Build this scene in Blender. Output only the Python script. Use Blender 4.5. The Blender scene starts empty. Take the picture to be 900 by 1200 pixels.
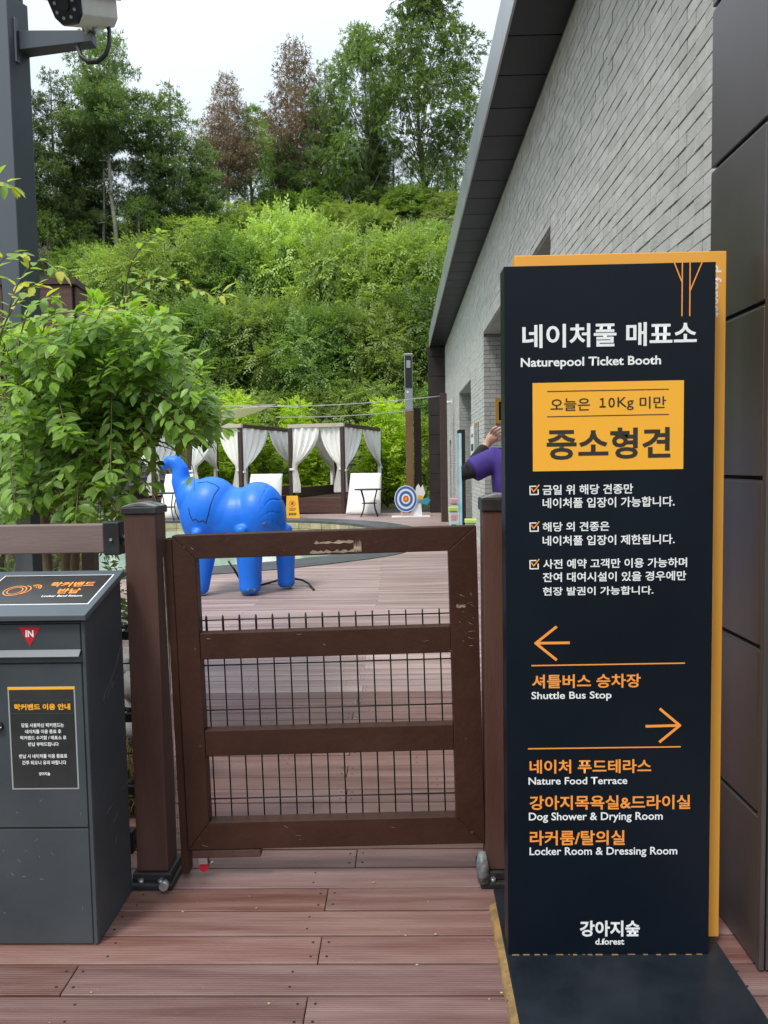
import bpy, bmesh, math, random
import numpy as np
from mathutils import Vector, Matrix, noise
from mathutils.bvhtree import BVHTree
R = math.radians
SC = bpy.context.scene
COL = SC.collection
random.seed(7); RNG = np.random.default_rng(11)

# ---------------------------------------------------------------- camera
FPX = 880.0; EYE = 1.4
_p, _r, _y = R(3.62), R(0.97), R(1.32)
_f = Vector((-math.sin(_y)*math.cos(_p), math.cos(_y)*math.cos(_p), -math.sin(_p)))
_rt = Vector((math.cos(_y), math.sin(_y), 0)); _up = _rt.cross(_f)
CR = _rt*math.cos(_r) - _up*math.sin(_r); CU = _up*math.cos(_r) + _rt*math.sin(_r)
cam = bpy.data.cameras.new('camera'); camo = bpy.data.objects.new('camera', cam); COL.objects.link(camo)
cam.sensor_fit = 'VERTICAL'; cam.sensor_height = 36.0; cam.lens = FPX/1200*36.0
cam.clip_start = 0.05; cam.clip_end = 2000
camo.matrix_world = Matrix(((CR.x, CU.x, -_f.x, 0), (CR.y, CU.y, -_f.y, 0), (CR.z, CU.z, -_f.z, EYE), (0, 0, 0, 1)))
SC.camera = camo

def at(px, py, Y=None, Z=None, X=None):
    d = _f + CR*((px-450)/FPX) - CU*((py-600)/FPX)
    t = Y/d.y if Y is not None else ((Z-EYE)/d.z if Z is not None else X/d.x)
    return Vector((0, 0, EYE)) + d*t
def at_plane(px, py, p0, n):
    d = _f + CR*((px-450)/FPX) - CU*((py-600)/FPX); o = Vector((0, 0, EYE))
    return o + d*((p0-o).dot(n)/d.dot(n))

# ---------------------------------------------------------------- world, sun, exposure
W = bpy.data.worlds.new('World'); SC.world = W; W.use_nodes = True
nt = W.node_tree; bg = nt.nodes['Background']
sky = nt.nodes.new('ShaderNodeTexSky'); sky.sky_type = 'NISHITA'; sky.sun_disc = False
SUN_EL, SUN_AZ = R(58), R(215)
sky.sun_elevation = SUN_EL; sky.sun_rotation = SUN_AZ; sky.dust_density = 4; sky.air_density = 1.5
tc = nt.nodes.new('ShaderNodeTexCoord'); nz = nt.nodes.new('ShaderNodeTexNoise')
nz.inputs['Scale'].default_value = 2.2; nz.inputs['Detail'].default_value = 5
nt.links.new(tc.outputs['Generated'], nz.inputs['Vector'])
cr = nt.nodes.new('ShaderNodeValToRGB')
cr.color_ramp.elements[0].position = .3; cr.color_ramp.elements[0].color = (5.15, 5.8, 6.45, 1)
cr.color_ramp.elements[1].position = .7; cr.color_ramp.elements[1].color = (6.3, 6.8, 7.3, 1)
nt.links.new(nz.outputs['Fac'], cr.inputs['Fac'])
mx = nt.nodes.new('ShaderNodeMix'); mx.data_type = 'RGBA'; mx.inputs[0].default_value = .86
nt.links.new(sky.outputs[0], mx.inputs[6]); nt.links.new(cr.outputs[0], mx.inputs[7])
# overcast sky: luminance rises towards the zenith as (1 + 2 sin elevation)
sx = nt.nodes.new('ShaderNodeSeparateXYZ'); nt.links.new(tc.outputs['Generated'], sx.inputs[0])
ov = nt.nodes.new('ShaderNodeMapRange'); ov.inputs['From Min'].default_value = 0; ov.inputs['From Max'].default_value = 1
ov.inputs['To Min'].default_value = .42; ov.inputs['To Max'].default_value = 2.1; nt.links.new(sx.outputs[2], ov.inputs['Value'])
vm_ = nt.nodes.new('ShaderNodeVectorMath'); vm_.operation = 'SCALE'; nt.links.new(mx.outputs[2], vm_.inputs[0]); nt.links.new(ov.outputs[0], vm_.inputs['Scale'])
nt.links.new(vm_.outputs[0], bg.inputs['Color']); bg.inputs['Strength'].default_value = 0.10
sl = bpy.data.lights.new('sun', 'SUN'); sl.energy = 1.5; sl.angle = R(12); sl.color = (1, .96, .9)
so = bpy.data.objects.new('sun', sl); COL.objects.link(so)
sd = Vector((math.sin(SUN_AZ)*math.cos(SUN_EL), math.cos(SUN_AZ)*math.cos(SUN_EL), math.sin(SUN_EL)))
so.rotation_euler = sd.to_track_quat('Z', 'Y').to_euler()
SC.view_settings.view_transform = 'Standard'; SC.view_settings.look = 'None'
SC.view_settings.exposure = 0.6; SC.view_settings.gamma = 1.0
SC.cycles.use_denoising = True; SC.cycles.max_bounces = 6; SC.cycles.transparent_max_bounces = 6

# ---------------------------------------------------------------- materials
def S(r, g, b):   # 8-bit sRGB to linear
    return tuple(((c/255)/12.92 if c/255 <= .04045 else ((c/255+.055)/1.055)**2.4) for c in (r, g, b))
def mat(name, c1, c2=None, rough=.6, metal=0., scale=4., stretch=(1, 1, 1), bump=0., bscale=None, spec=.5, rnd=0.,
        coat=0., emis=None, hue=0., detail=6, wave=None, speck=None, coords='Object', lo=.35, hi=.65):
    m = bpy.data.materials.new(name); m.use_nodes = True; t = m.node_tree; N = t.nodes; L = t.links
    b = N['Principled BSDF']; b.inputs['Roughness'].default_value = rough; b.inputs['Metallic'].default_value = metal
    b.inputs['Specular IOR Level'].default_value = spec; b.inputs['Coat Weight'].default_value = coat
    c2 = c2 or c1
    tcn = N.new('ShaderNodeTexCoord'); src = tcn.outputs['Object']
    if coords == 'World':
        g = N.new('ShaderNodeNewGeometry'); src = g.outputs['Position']
    mp = N.new('ShaderNodeMapping'); mp.inputs['Scale'].default_value = stretch
    L.new(src, mp.inputs['Vector'])
    vec = mp.outputs['Vector']
    geo = N.new('ShaderNodeNewGeometry'); oi = N.new('ShaderNodeObjectInfo')
    ad = N.new('ShaderNodeMath'); ad.operation = 'ADD'; L.new(geo.outputs['Random Per Island'], ad.inputs[0]); L.new(oi.outputs['Random'], ad.inputs[1])
    fr = N.new('ShaderNodeMath'); fr.operation = 'FRACT'; L.new(ad.outputs[0], fr.inputs[0])
    if rnd:
        cb = N.new('ShaderNodeCombineXYZ'); m1 = N.new('ShaderNodeMath'); m1.operation = 'MULTIPLY'; m1.inputs[1].default_value = 37.
        L.new(fr.outputs[0], m1.inputs[0])
        for k in range(3): L.new(m1.outputs[0], cb.inputs[k])
        va = N.new('ShaderNodeVectorMath'); L.new(vec, va.inputs[0]); L.new(cb.outputs[0], va.inputs[1]); vec = va.outputs[0]
    n = N.new('ShaderNodeTexNoise'); n.inputs['Scale'].default_value = scale; n.inputs['Detail'].default_value = detail
    n.inputs['Roughness'].default_value = .6
    L.new(vec, n.inputs['Vector'])
    rp = N.new('ShaderNodeValToRGB'); rp.color_ramp.elements[0].position = lo; rp.color_ramp.elements[1].position = hi
    rp.color_ramp.elements[0].color = (*c1, 1); rp.color_ramp.elements[1].color = (*c2, 1)
    L.new(n.outputs['Fac'], rp.inputs['Fac']); out = rp.outputs[0]
    if rnd:
        hs = N.new('ShaderNodeHueSaturation'); mr = N.new('ShaderNodeMapRange')
        mr.inputs['To Min'].default_value = 1-rnd; mr.inputs['To Max'].default_value = 1+rnd
        L.new(fr.outputs[0], mr.inputs['Value']); L.new(mr.outputs[0], hs.inputs['Value']); L.new(out, hs.inputs['Color']); out = hs.outputs[0]
        if hue:
            wn = N.new('ShaderNodeTexWhiteNoise'); wn.noise_dimensions = '1D'; L.new(m1.outputs[0], wn.inputs['W']); mh = N.new('ShaderNodeMapRange'); mh.inputs['To Min'].default_value = .5-hue; mh.inputs['To Max'].default_value = .5+hue; L.new(wn.outputs['Value'], mh.inputs['Value']); L.new(mh.outputs[0], hs.inputs['Hue'])
            ms = N.new('ShaderNodeMapRange'); ms.inputs['To Min'].default_value = .85; ms.inputs['To Max'].default_value = 1.12; L.new(wn.outputs['Value'], ms.inputs['Value']); L.new(ms.outputs[0], hs.inputs['Saturation'])
    if speck:      # (colour, scale, threshold)
        v = N.new('ShaderNodeTexNoise'); v.inputs['Scale'].default_value = speck[1]; v.inputs['Detail'].default_value = 8; v.inputs['Roughness'].default_value = .75
        L.new(vec, v.inputs['Vector'])
        st = N.new('ShaderNodeMapRange'); st.inputs['From Min'].default_value = speck[2]; st.inputs['From Max'].default_value = speck[2]+.03
        L.new(v.outputs['Fac'], st.inputs['Value'])
        mm = N.new('ShaderNodeMix'); mm.data_type = 'RGBA'; L.new(st.outputs[0], mm.inputs[0]); L.new(out, mm.inputs[6]); mm.inputs[7].default_value = (*speck[0], 1); out = mm.outputs[2]
    L.new(out, b.inputs['Base Color'])
    rr = N.new('ShaderNodeMapRange'); rr.inputs['To Min'].default_value = max(.05, rough-.1); rr.inputs['To Max'].default_value = min(1, rough+.12)
    L.new(n.outputs['Fac'], rr.inputs['Value']); L.new(rr.outputs[0], b.inputs['Roughness'])
    h = None
    if bump:
        n2 = N.new('ShaderNodeTexNoise'); n2.inputs['Scale'].default_value = bscale or scale*4; n2.inputs['Detail'].default_value = 6; L.new(vec, n2.inputs['Vector'])
        h = N.new('ShaderNodeBump'); h.inputs['Strength'].default_value = bump; h.inputs['Distance'].default_value = .01; L.new(n2.outputs['Fac'], h.inputs['Height'])
        L.new(h.outputs[0], b.inputs['Normal'])
    if wave:       # (axis, scale, strength): fine parallel grooves
        w = N.new('ShaderNodeTexWave'); w.bands_direction = wave[0]; w.inputs['Scale'].default_value = wave[1]; w.inputs['Distortion'].default_value = .4
        g2 = N.new('ShaderNodeNewGeometry'); L.new(g2.outputs['Position'], w.inputs['Vector'])
        h2 = N.new('ShaderNodeBump'); h2.inputs['Strength'].default_value = wave[2]; h2.inputs['Distance'].default_value = .004; L.new(w.outputs['Fac'], h2.inputs['Height'])
        if h: L.new(h.outputs[0], h2.inputs['Normal'])
        L.new(h2.outputs[0], b.inputs['Normal'])
    if emis:
        b.inputs['Emission Color'].default_value = (*c1, 1); b.inputs['Emission Strength'].default_value = emis
    return m
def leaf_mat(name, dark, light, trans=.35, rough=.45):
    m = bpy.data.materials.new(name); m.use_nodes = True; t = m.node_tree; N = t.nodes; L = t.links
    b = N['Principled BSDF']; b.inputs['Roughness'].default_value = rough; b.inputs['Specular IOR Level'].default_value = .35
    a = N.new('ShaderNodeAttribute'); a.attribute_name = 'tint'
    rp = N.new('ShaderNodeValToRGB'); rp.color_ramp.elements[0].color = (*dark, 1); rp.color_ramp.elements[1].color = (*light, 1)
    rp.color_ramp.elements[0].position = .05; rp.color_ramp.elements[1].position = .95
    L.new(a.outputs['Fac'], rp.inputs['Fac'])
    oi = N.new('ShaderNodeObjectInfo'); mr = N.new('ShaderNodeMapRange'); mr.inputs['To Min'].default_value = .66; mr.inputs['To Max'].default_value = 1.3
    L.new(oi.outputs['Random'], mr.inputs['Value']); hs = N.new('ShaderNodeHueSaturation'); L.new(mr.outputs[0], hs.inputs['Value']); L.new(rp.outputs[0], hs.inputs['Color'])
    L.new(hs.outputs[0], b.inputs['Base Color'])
    tr = N.new('ShaderNodeBsdfTranslucent'); g = N.new('ShaderNodeMix'); g.data_type = 'RGBA'; g.blend_type = 'MULTIPLY'; g.inputs[0].default_value = 1
    L.new(hs.outputs[0], g.inputs[6]); g.inputs[7].default_value = (1.5, 1.5, .6, 1); L.new(g.outputs[2], tr.inputs['Color'])
    mxs = N.new('ShaderNodeMixShader'); mxs.inputs[0].default_value = trans
    L.new(b.outputs[0], mxs.inputs[1]); L.new(tr.outputs[0], mxs.inputs[2]); L.new(mxs.outputs[0], N['Material Output'].inputs['Surface'])
    return m

M = {}
M['board'] = mat('deck_board_material', (.120, .047, .037), (.25, .155, .135), rough=.46, scale=2.2, stretch=(.7, 9, 3), bump=.12, bscale=9, rnd=.2, hue=.006, wave=('Y', 42, .22), coords='World', lo=.3, hi=.72, speck=((.42, .37, .36), 11, .68))
M['board_far_sheen'] = mat('far_deck_sheen_material', (.24, .155, .142), (.46, .352, .33), rough=.52, scale=1.4, stretch=(.5, 7, 3), rnd=.16, coords='World', lo=.3, hi=.7)  # same deck boards, pale sky sheen of the distance put into the colour
M['under'] = mat('dark_joist_material', (.02, .015, .013), rough=.9)
M['gate'] = mat('brown_gate_paint', (.036, .0130, .0080), (.060, .0240, .0150), rough=.46, scale=5, stretch=(1, 1, 1), bump=.2, bscale=45, spec=.28, lo=.3, hi=.75, speck=((.17, .11, .085), 24, .69))
M['post'] = mat('brown_post_paint', (.070, .032, .024), (.105, .055, .045), rough=.52, spec=.3, scale=2.5, stretch=(3, 3, .6), bump=.15, bscale=50, speck=((.2, .15, .13), 22, .71))
M['rail'] = mat('faded_brown_rail', (.17, .115, .105), (.23, .165, .15), rough=.6, scale=3, stretch=(.5, 3, 3), bump=.1, bscale=40)
M['peel'] = mat('peeled_pale_wood', (.45, .37, .28), (.2, .12, .09), rough=.8, scale=30, stretch=(.4, 1, 1), bump=.3)
M['black'] = mat('black_metal_paint', (.012, .012, .013), (.03, .03, .032), rough=.45, scale=12, bump=.1, speck=((.22, .23, .23), 60, .70))
M['capt'] = mat('worn_cap_top', (.05, .055, .06), (.28, .3, .3), rough=.4, scale=22, bump=.3)
M['wire'] = mat('dark_wire', (.018, .018, .02), rough=.45, metal=.3)
M['steel'] = mat('galvanised_steel', (.45, .45, .45), (.62, .62, .62), rough=.35, metal=.8, scale=20)
M['red'] = mat('red_plastic', (.5, .012, .03), rough=.4)
M['sign'] = mat('sign_navy_paint', (.0028, .0060, .0115), (.0044, .0084, .0155), rough=.4, spec=.22, scale=2, bump=.02, bscale=120, speck=((.05, .055, .06), 45, .785))
M['plate'] = mat('sign_base_paint', (.007, .0105, .0145), (.017, .022, .029), rough=.38, spec=.35, scale=5, bump=.06, bscale=70, speck=((.12, .12, .11), 60, .74))
M['rust'] = mat('rusty_yellow_edge', (.34, .20, .065), (.13, .095, .05), rough=.85, scale=22, bump=.5, bscale=60, lo=.3, hi=.75, speck=((.05, .05, .045), 26, .62))
M['orange'] = mat('orange_sign_paint', (.86, .38, .045), (.92, .43, .06), rough=.45, scale=1.5)
M['card'] = mat('orange_card', (.95, .45, .03), rough=.5)
M['otext'] = mat('orange_lettering', (.95, .33, .05), rough=.5)
M['white'] = mat('white_lettering', (.85, .86, .86), rough=.5)
M['btext'] = mat('dark_lettering', (.03, .022, .015), rough=.5)
M['box'] = mat('bluegrey_box_paint', (.038, .048, .058), (.060, .072, .084), rough=.42, scale=3.5, bump=.06, bscale=60, lo=.3, hi=.75, speck=((.13, .15, .16), 34, .735))
M['lid'] = mat('bluegrey_lid_paint', (.085, .105, .125), (.10, .125, .145), rough=.35, scale=3)
M['groove'] = mat('dark_gap', (.008, .009, .01), rough=.8)
M['notice'] = mat('dark_notice_print', (.018, .019, .021), (.04, .042, .044), rough=.25, scale=3)
M['foil'] = mat('pale_notice_margin', (.35, .38, .37), rough=.3)
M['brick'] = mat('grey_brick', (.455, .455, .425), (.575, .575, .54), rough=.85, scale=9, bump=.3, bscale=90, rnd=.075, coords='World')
M['brick_shaded'] = mat('shaded_grey_brick', (.30, .305, .29), (.40, .405, .38), rough=.85, scale=9, bump=.3, bscale=90, rnd=.075, coords='World')  # same grey brick, with the shade of the recesses put into its colour
M['mortar'] = mat('recessed_mortar', (.24, .245, .23), rough=.95, scale=20, bump=.3)
M['soffit'] = mat('dark_soffit_panel', (.014, .014, .019), (.019, .019, .024), rough=.45, spec=.3, scale=2)
M['fascia'] = mat('grey_fascia_panel', (.30, .33, .35), (.36, .39, .41), rough=.35, metal=.3, scale=2)
M['bronze'] = mat('dark_bronze_panel', (.055, .043, .043), (.068, .055, .054), rough=.3, metal=.6, scale=2, bump=.015, bscale=90, speck=((.2, .2, .2), 28, .80))
M['bronze_gloss'] = mat('glossy_bronze_panel', (.135, .118, .12), (.155, .136, .138), rough=.36, metal=.75, scale=2, bump=.02, bscale=90, speck=((.3, .3, .3), 28, .80))
M['bronze_edge'] = mat('panel_return_edge', (.09, .095, .095), rough=.3, metal=.4)
M['pole'] = mat('slate_pole_paint', (.045, .057, .069), (.056, .069, .083), rough=.45, scale=2, bump=.02)
M['cctv'] = mat('offwhite_camera_housing', (.55, .55, .5), (.62, .62, .58), rough=.45, scale=10)
M['cctv_face'] = mat('navy_camera_face', (.012, .016, .032), rough=.2)
M['lens'] = mat('ir_lens', (.3, .32, .33), rough=.15)
M['blue'] = mat('blue_vinyl', (.012, .18, .84), (.016, .20, .90), rough=.4, scale=1.5, spec=.4, bump=.02, bscale=30)
M['ink'] = mat('black_print_line', (.005, .008, .02), rough=.5)
M['cloth'] = mat('white_curtain_cloth', (.84, .83, .79), (.88, .87, .84), rough=.9, scale=5, bump=.1)
M['darkwood'] = mat('dark_brown_timber', (.04, .022, .018), (.06, .034, .028), rough=.5, scale=6, stretch=(1, 1, 5))
M['platform'] = mat('red_brown_board', (.075, .033, .026), (.105, .05, .04), rough=.5, scale=3, stretch=(.5, .5, 8))
M['louver'] = mat('beige_louver', (.5, .45, .36), rough=.6)
M['kerb'] = mat('dark_grey_kerb_stone', (.05, .056, .064), (.09, .097, .105), rough=.5, scale=3, bump=.1, coords='World')
M['tile'] = mat('tan_stone_tile', (.3, .25, .14), (.45, .39, .24), rough=.7, scale=6, rnd=.2, bump=.3)
M['water'] = mat('pale_green_pool_water', (.34, .48, .38), (.46, .58, .49), rough=.08, scale=1.2, bump=.25, bscale=2.5, spec=.5, coords='World')
M['yellow'] = mat('yellow_plastic', (.82, .42, .01), rough=.4)
M['board_w'] = mat('white_board', (.75, .76, .76), rough=.5)
M['tblue'] = mat('target_blue', (.03, .13, .4), rough=.5)
M['tred'] = mat('target_red', (.65, .1, .02), rough=.5)
M['teal'] = mat('teal_print', (.03, .3, .42), rough=.5)
M['brownpost'] = mat('lamp_post_brown', (.17, .095, .04), (.2, .115, .055), rough=.5)
M['skin'] = mat('skin', (.56, .33, .24), (.62, .38, .28), rough=.5, scale=8)
M['purple'] = mat('purple_fabric', (.042, .020, .18), (.066, .034, .26), rough=.8, scale=9, bump=.5, bscale=14)
M['blackcloth'] = mat('black_fabric', (.01, .01, .012), rough=.85, scale=9, bump=.3)
M['hair'] = mat('dark_hair', (.012, .009, .008), rough=.5, bump=.5, bscale=60)
M['frame_o'] = mat('ochre_frame', (.42, .2, .03), rough=.5)
M['screen'] = mat('pale_blue_display', (.25, .55, .72), (.65, .8, .85), rough=.2, scale=2.5)
M['glass'] = mat('dark_window_glass', (.012, .014, .015), rough=.1)
M['pink'] = mat('pink_plastic', (.72, .34, .36), rough=.4)
M['lime'] = mat('lime_lid', (.5, .68, .16), rough=.4)
M['clear'] = mat('milky_plastic', (.66, .72, .70), (.5, .62, .58), rough=.3, scale=6)
M['rock'] = mat('grey_rock', (.12, .12, .12), (.32, .31, .3), rough=.9, scale=4, bump=.8, bscale=12)
M['slate'] = mat('slate_block', (.06, .065, .075), (.17, .175, .185), rough=.85, scale=5, rnd=.3, bump=.5)
M['soil'] = mat('hill_soil', (.07, .055, .03), (.06, .08, .03), rough=.95, scale=.8, bump=1., bscale=6)
M['drygrass'] = leaf_mat('dry_grass_blades', (.16, .13, .05), (.42, .36, .17), .2, .8)
M['bark'] = mat('tree_bark', (.10, .085, .07), (.22, .2, .175), rough=.9, scale=6, stretch=(2, 2, .5), bump=1, bscale=14)
M['bark_pale'] = mat('pale_bark', (.30, .27, .24), (.46, .43, .39), rough=.9, scale=4, stretch=(1, 1, .3), bump=.6)
M['stem'] = mat('brown_twig', (.13, .09, .055), (.2, .15, .09), rough=.8, scale=8)
M['stem_green'] = mat('pale_twig', (.35, .3, .14), (.4, .36, .18), rough=.7, scale=8)
M['leaf_near'] = leaf_mat('shrub_leaf', (.026, .080, .014), (.26, .42, .075), .42, .36)
e_ = M['leaf_near'].node_tree.nodes['Color Ramp'].color_ramp.elements; e_[1].position = .86; n2_ = e_.new(1.0); n2_.color = (.48, .46, .07, 1)
M['leaf_pine'] = leaf_mat('pine_needles', (.04, .08, .034), (.20, .29, .115), .34, .6)
M['leaf_pine_g'] = leaf_mat('bluish_pine_needles', (.055, .10, .045), (.23, .33, .14), .34, .6)
M['leaf_dead'] = leaf_mat('dead_brown_needles', (.12, .085, .065), (.30, .225, .175), .2, .8)
M['leaf_oak'] = leaf_mat('oak_leaves', (.04, .08, .028), (.19, .28, .10), .42, .5)
M['leaf_sumac'] = leaf_mat('hill_shrub_leaves', (.036, .085, .018), (.30, .44, .12), .3, .5)
M['leaf_mid'] = leaf_mat('mid_green_leaves', (.034, .09, .02), (.23, .36, .09), .35, .5)
M['leaf_bright'] = leaf_mat('yellow_green_leaves', (.14, .27, .02), (.42, .55, .06), .45, .5)
M['leaf_pale'] = leaf_mat('pale_flowering_leaves', (.16, .25, .08), (.62, .66, .45), .3, .6)
M['cable'] = mat('pale_cable', (.4, .4, .38), rough=.6)
M['sail'] = mat('beige_sail_fabric', (.74, .66, .36), (.8, .72, .42), rough=.85, scale=2)
M['rubber'] = mat('black_rubber', (.01, .01, .011), rough=.5)

# ---------------------------------------------------------------- mesh helpers
class MB:
    def __init__(s): s.v = []; s.f = []; s.sm = []
    def add(s, vs, fs, smooth=False):
        o = len(s.v); s.v += [tuple(v) for v in vs]; s.f += [tuple(i+o for i in f) for f in fs]; s.sm += [smooth]*len(fs); return s
    def box(s, x0, y0, z0, x1, y1, z1, tf=None):
        vs = [(x, y, z) for z in (z0, z1) for y in (y0, y1) for x in (x0, x1)]
        if tf is not None: vs = [tf @ Vector(v) for v in vs]
        return s.add(vs, [(0, 2, 3, 1), (4, 5, 7, 6), (0, 1, 5, 4), (2, 6, 7, 3), (0, 4, 6, 2), (1, 3, 7, 5)])
    def prism(s, poly, axis, a, b):      # polygon in the plane normal to axis, extruded a..b
        def P(u, w, t): return {'x': (t, u, w), 'y': (u, t, w), 'z': (u, w, t)}[axis]
        n = len(poly); vs = [P(u, w, a) for u, w in poly] + [P(u, w, b) for u, w in poly]
        fs = [tuple(range(n))[::-1], tuple(range(n, 2*n))] + [(i, (i+1) % n, (i+1) % n+n, i+n) for i in range(n)]
        return s.add(vs, fs)
    def tube(s, pts, rad, n=8, cap=True, smooth=True):
        pts = [Vector(p) for p in pts]; rad = rad if hasattr(rad, '__len__') else [rad]*len(pts)
        vs = []; prev = None
        for i, p in enumerate(pts):
            t = (pts[min(i+1, len(pts)-1)] - pts[max(i-1, 0)])
            if t.length < 1e-9: t = Vector((0, 0, 1))
            t.normalize()
            a = prev if prev is not None else (Vector((1, 0, 0)) if abs(t.x) < .8 else Vector((0, 1, 0)))
            a = (a - t*a.dot(t)); a.normalize(); prev = a; b = t.cross(a)
            for k in range(n):
                c = 2*math.pi*k/n; vs.append(p + (a*math.cos(c) + b*math.sin(c))*rad[i])
        fs = [(i*n+k, i*n+(k+1) % n, (i+1)*n+(k+1) % n, (i+1)*n+k) for i in range(len(pts)-1) for k in range(n)]
        s.add(vs, fs, smooth)
        if cap:
            o = len(s.v)-len(vs); s.f += [tuple(o+k for k in range(n))[::-1], tuple(o+(len(pts)-1)*n+k for k in range(n))]; s.sm += [False]*2
        return s
    def ball(s, c, r, n=10, m=7, sc=(1, 1, 1), jit=0):
        c = Vector(c); vs = []
        for j in range(m+1):
            for k in range(n):
                a = math.pi*j/m; b = 2*math.pi*k/n; q = 1+random.uniform(-jit, jit)
                vs.append(c+Vector((math.sin(a)*math.cos(b)*sc[0], math.sin(a)*math.sin(b)*sc[1], math.cos(a)*sc[2]))*r*q)
        return s.add(vs, [(j*n+k, j*n+(k+1) % n, (j+1)*n+(k+1) % n, (j+1)*n+k)[::-1] for j in range(m) for k in range(n)], True)
    def quad(s, a, b, c, d): return s.add([a, b, c, d], [(0, 1, 2, 3)])
    def mesh(s, name, m=None):
        me = bpy.data.meshes.new(name); me.from_pydata(s.v, [], s.f); me.polygons.foreach_set('use_smooth', s.sm)
        for x in (m if isinstance(m, (list, tuple)) else [m]):
            if x: me.materials.append(x)
        me.update(); return me
    def build(s, name, m, parent=None, bevel=0, **kw):
        o = bpy.data.objects.new(name, s.mesh(name, m)); COL.objects.link(o)
        if parent is not None: o.parent = parent
        if bevel:
            bm = bmesh.new(); bm.from_mesh(o.data); bmesh.ops.remove_doubles(bm, verts=bm.verts, dist=1e-6)
            es = [e for e in bm.edges if len(e.link_faces) == 2 and e.calc_face_angle(0) > .5]
            bmesh.ops.bevel(bm, geom=es, offset=bevel, segments=2, affect='EDGES', profile=.5, clamp_overlap=True); bm.to_mesh(o.data); bm.free()
        for k, v in kw.items(): o[k] = v
        return o
def thing(name, label, cat, loc=(0, 0, 0), rz=0, group=None, kind=None):
    o = bpy.data.objects.new(name, None); COL.objects.link(o); o.location = loc; o.rotation_euler = (0, 0, rz)
    o.empty_display_size = .1
    if label: o['label'] = label
    if cat: o['category'] = cat
    if group: o['group'] = group
    if kind: o['kind'] = kind
    return o
def tag(o, label, cat, group=None):
    o['label'] = label; o['category'] = cat
    if group: o['group'] = group
    return o
def copy_tree(o, parent=None):
    c = o.copy(); COL.objects.link(c); c.parent = parent
    for ch in [x for x in bpy.data.objects if x.parent == o and x != c]: copy_tree(ch, c)
    return c
def eval_mesh(o, name):
    dg = bpy.context.evaluated_depsgraph_get(); dg.update()
    return bpy.data.meshes.new_from_object(o.evaluated_get(dg))
def lettering(body, tl, br, m, parent, Y=None, plane=None, bold=.012, depth=.0006, name='lettering', rot=False, sp=1.0):
    """text fitted to the box between two photo points on a plane facing the viewer"""
    c = bpy.data.curves.new('t', 'FONT'); c.body = body; c.offset = bold; c.resolution_u = 3; c.space_character = sp
    o = bpy.data.objects.new('t', c); COL.objects.link(o); bpy.context.view_layer.update()
    me = eval_mesh(o, name); bpy.data.objects.remove(o)
    n = len(me.vertices); co = np.zeros(n*3); me.vertices.foreach_get('co', co); co = co.reshape(-1, 3)
    if rot: co = np.stack([co[:, 1], -co[:, 0], co[:, 2]], 1)
    mn, mxx = co.min(0), co.max(0); u = (co[:, 0]-mn[0])/(mxx[0]-mn[0]); v = (co[:, 1]-mn[1])/(mxx[1]-mn[1])
    if plane is None:
        a, b = at(*tl, Y=Y), at(*br, Y=Y)
        P = np.stack([a.x+u*(b.x-a.x), np.full(n, Y-depth), b.z+v*(a.z-b.z)], 1)
    else:           # plane = (p0, normal): X axis stays, second axis runs up the slope
        p0, nn = plane; a, b = at_plane(*tl, p0, nn), at_plane(*br, p0, nn)
        P = np.stack([a.x+u*(b.x-a.x), b.y+v*(a.y-b.y), b.z+v*(a.z-b.z)], 1) + np.array(nn)*depth
    me.vertices.foreach_set('co', P.ravel()); me.materials.clear(); me.materials.append(m); me.name = name
    me.polygons.foreach_set('material_index', [0]*len(me.polygons)); me.update()
    ob = bpy.data.objects.new(name, me); COL.objects.link(ob); ob.parent = parent
    return ob
def flat_line(p, q, w, Y, m, parent, name, depth=.0007):
    a, b = at(*p, Y=Y), at(*q, Y=Y); a.y = b.y = Y-depth
    d = (b-a).normalized(); n = Vector((d.z, 0, -d.x))*w/2
    return MB().quad(a-n, b-n, b+n, a+n).build(name, m, parent)
def strokes(segs, w, Y, m, parent, name, depth=.0007):
    mb = MB()
    for k, (p, q) in enumerate(segs):
        a, b = at(*p, Y=Y), at(*q, Y=Y); a.y = b.y = Y-depth-.00015*k
        d = (b-a).normalized(); n = Vector((d.z, 0, -d.x))*w/2; a = a-d*w*.35; b = b+d*w*.35
        mb.quad(a-n, b-n, b+n, a+n)
    return mb.build(name, m, parent)

# ================================================================ GROUND, HILL, DECK, POOL
def pool_outline():
    # closed outline of the pool's water (inner edge of kerb), world XY
    pts = [(-.62, 12.3), (-1.3, 11.4), (-2.6, 10.5), (-4.5, 10.1), (-9, 9.9), (-14, 10), (-14, 19.6), (-8, 19.6), (-3.5, 19.3), (-1.5, 18.2), (-.45, 16.2), (-.3, 14)]
    n = len(pts); out = []
    for i in range(n):
        p0, p1, p2, p3 = [Vector(pts[(i+k-1) % n]) for k in range(4)]
        for j in range(6):
            t = j/6; out.append(.5*((2*p1)+(p2-p0)*t+(2*p0-5*p1+4*p2-p3)*t*t+(3*p1-p0-3*p2+p3)*t**3))
    return out
POOL = pool_outline()
def offset_poly(poly, d):
    n = len(poly); out = []
    for i in range(n):
        t = (poly[(i+1) % n]-poly[i-1]).normalized(); out.append(poly[i]+Vector((t.y, -t.x))*d)
    return out
area = sum(POOL[i].x*POOL[(i+1) % len(POOL)].y-POOL[(i+1) % len(POOL)].x*POOL[i].y for i in range(len(POOL)))
SGN = 1 if area > 0 else -1
KOUT = offset_poly(POOL, SGN*.8); KMID = offset_poly(POOL, SGN*.45)
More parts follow.
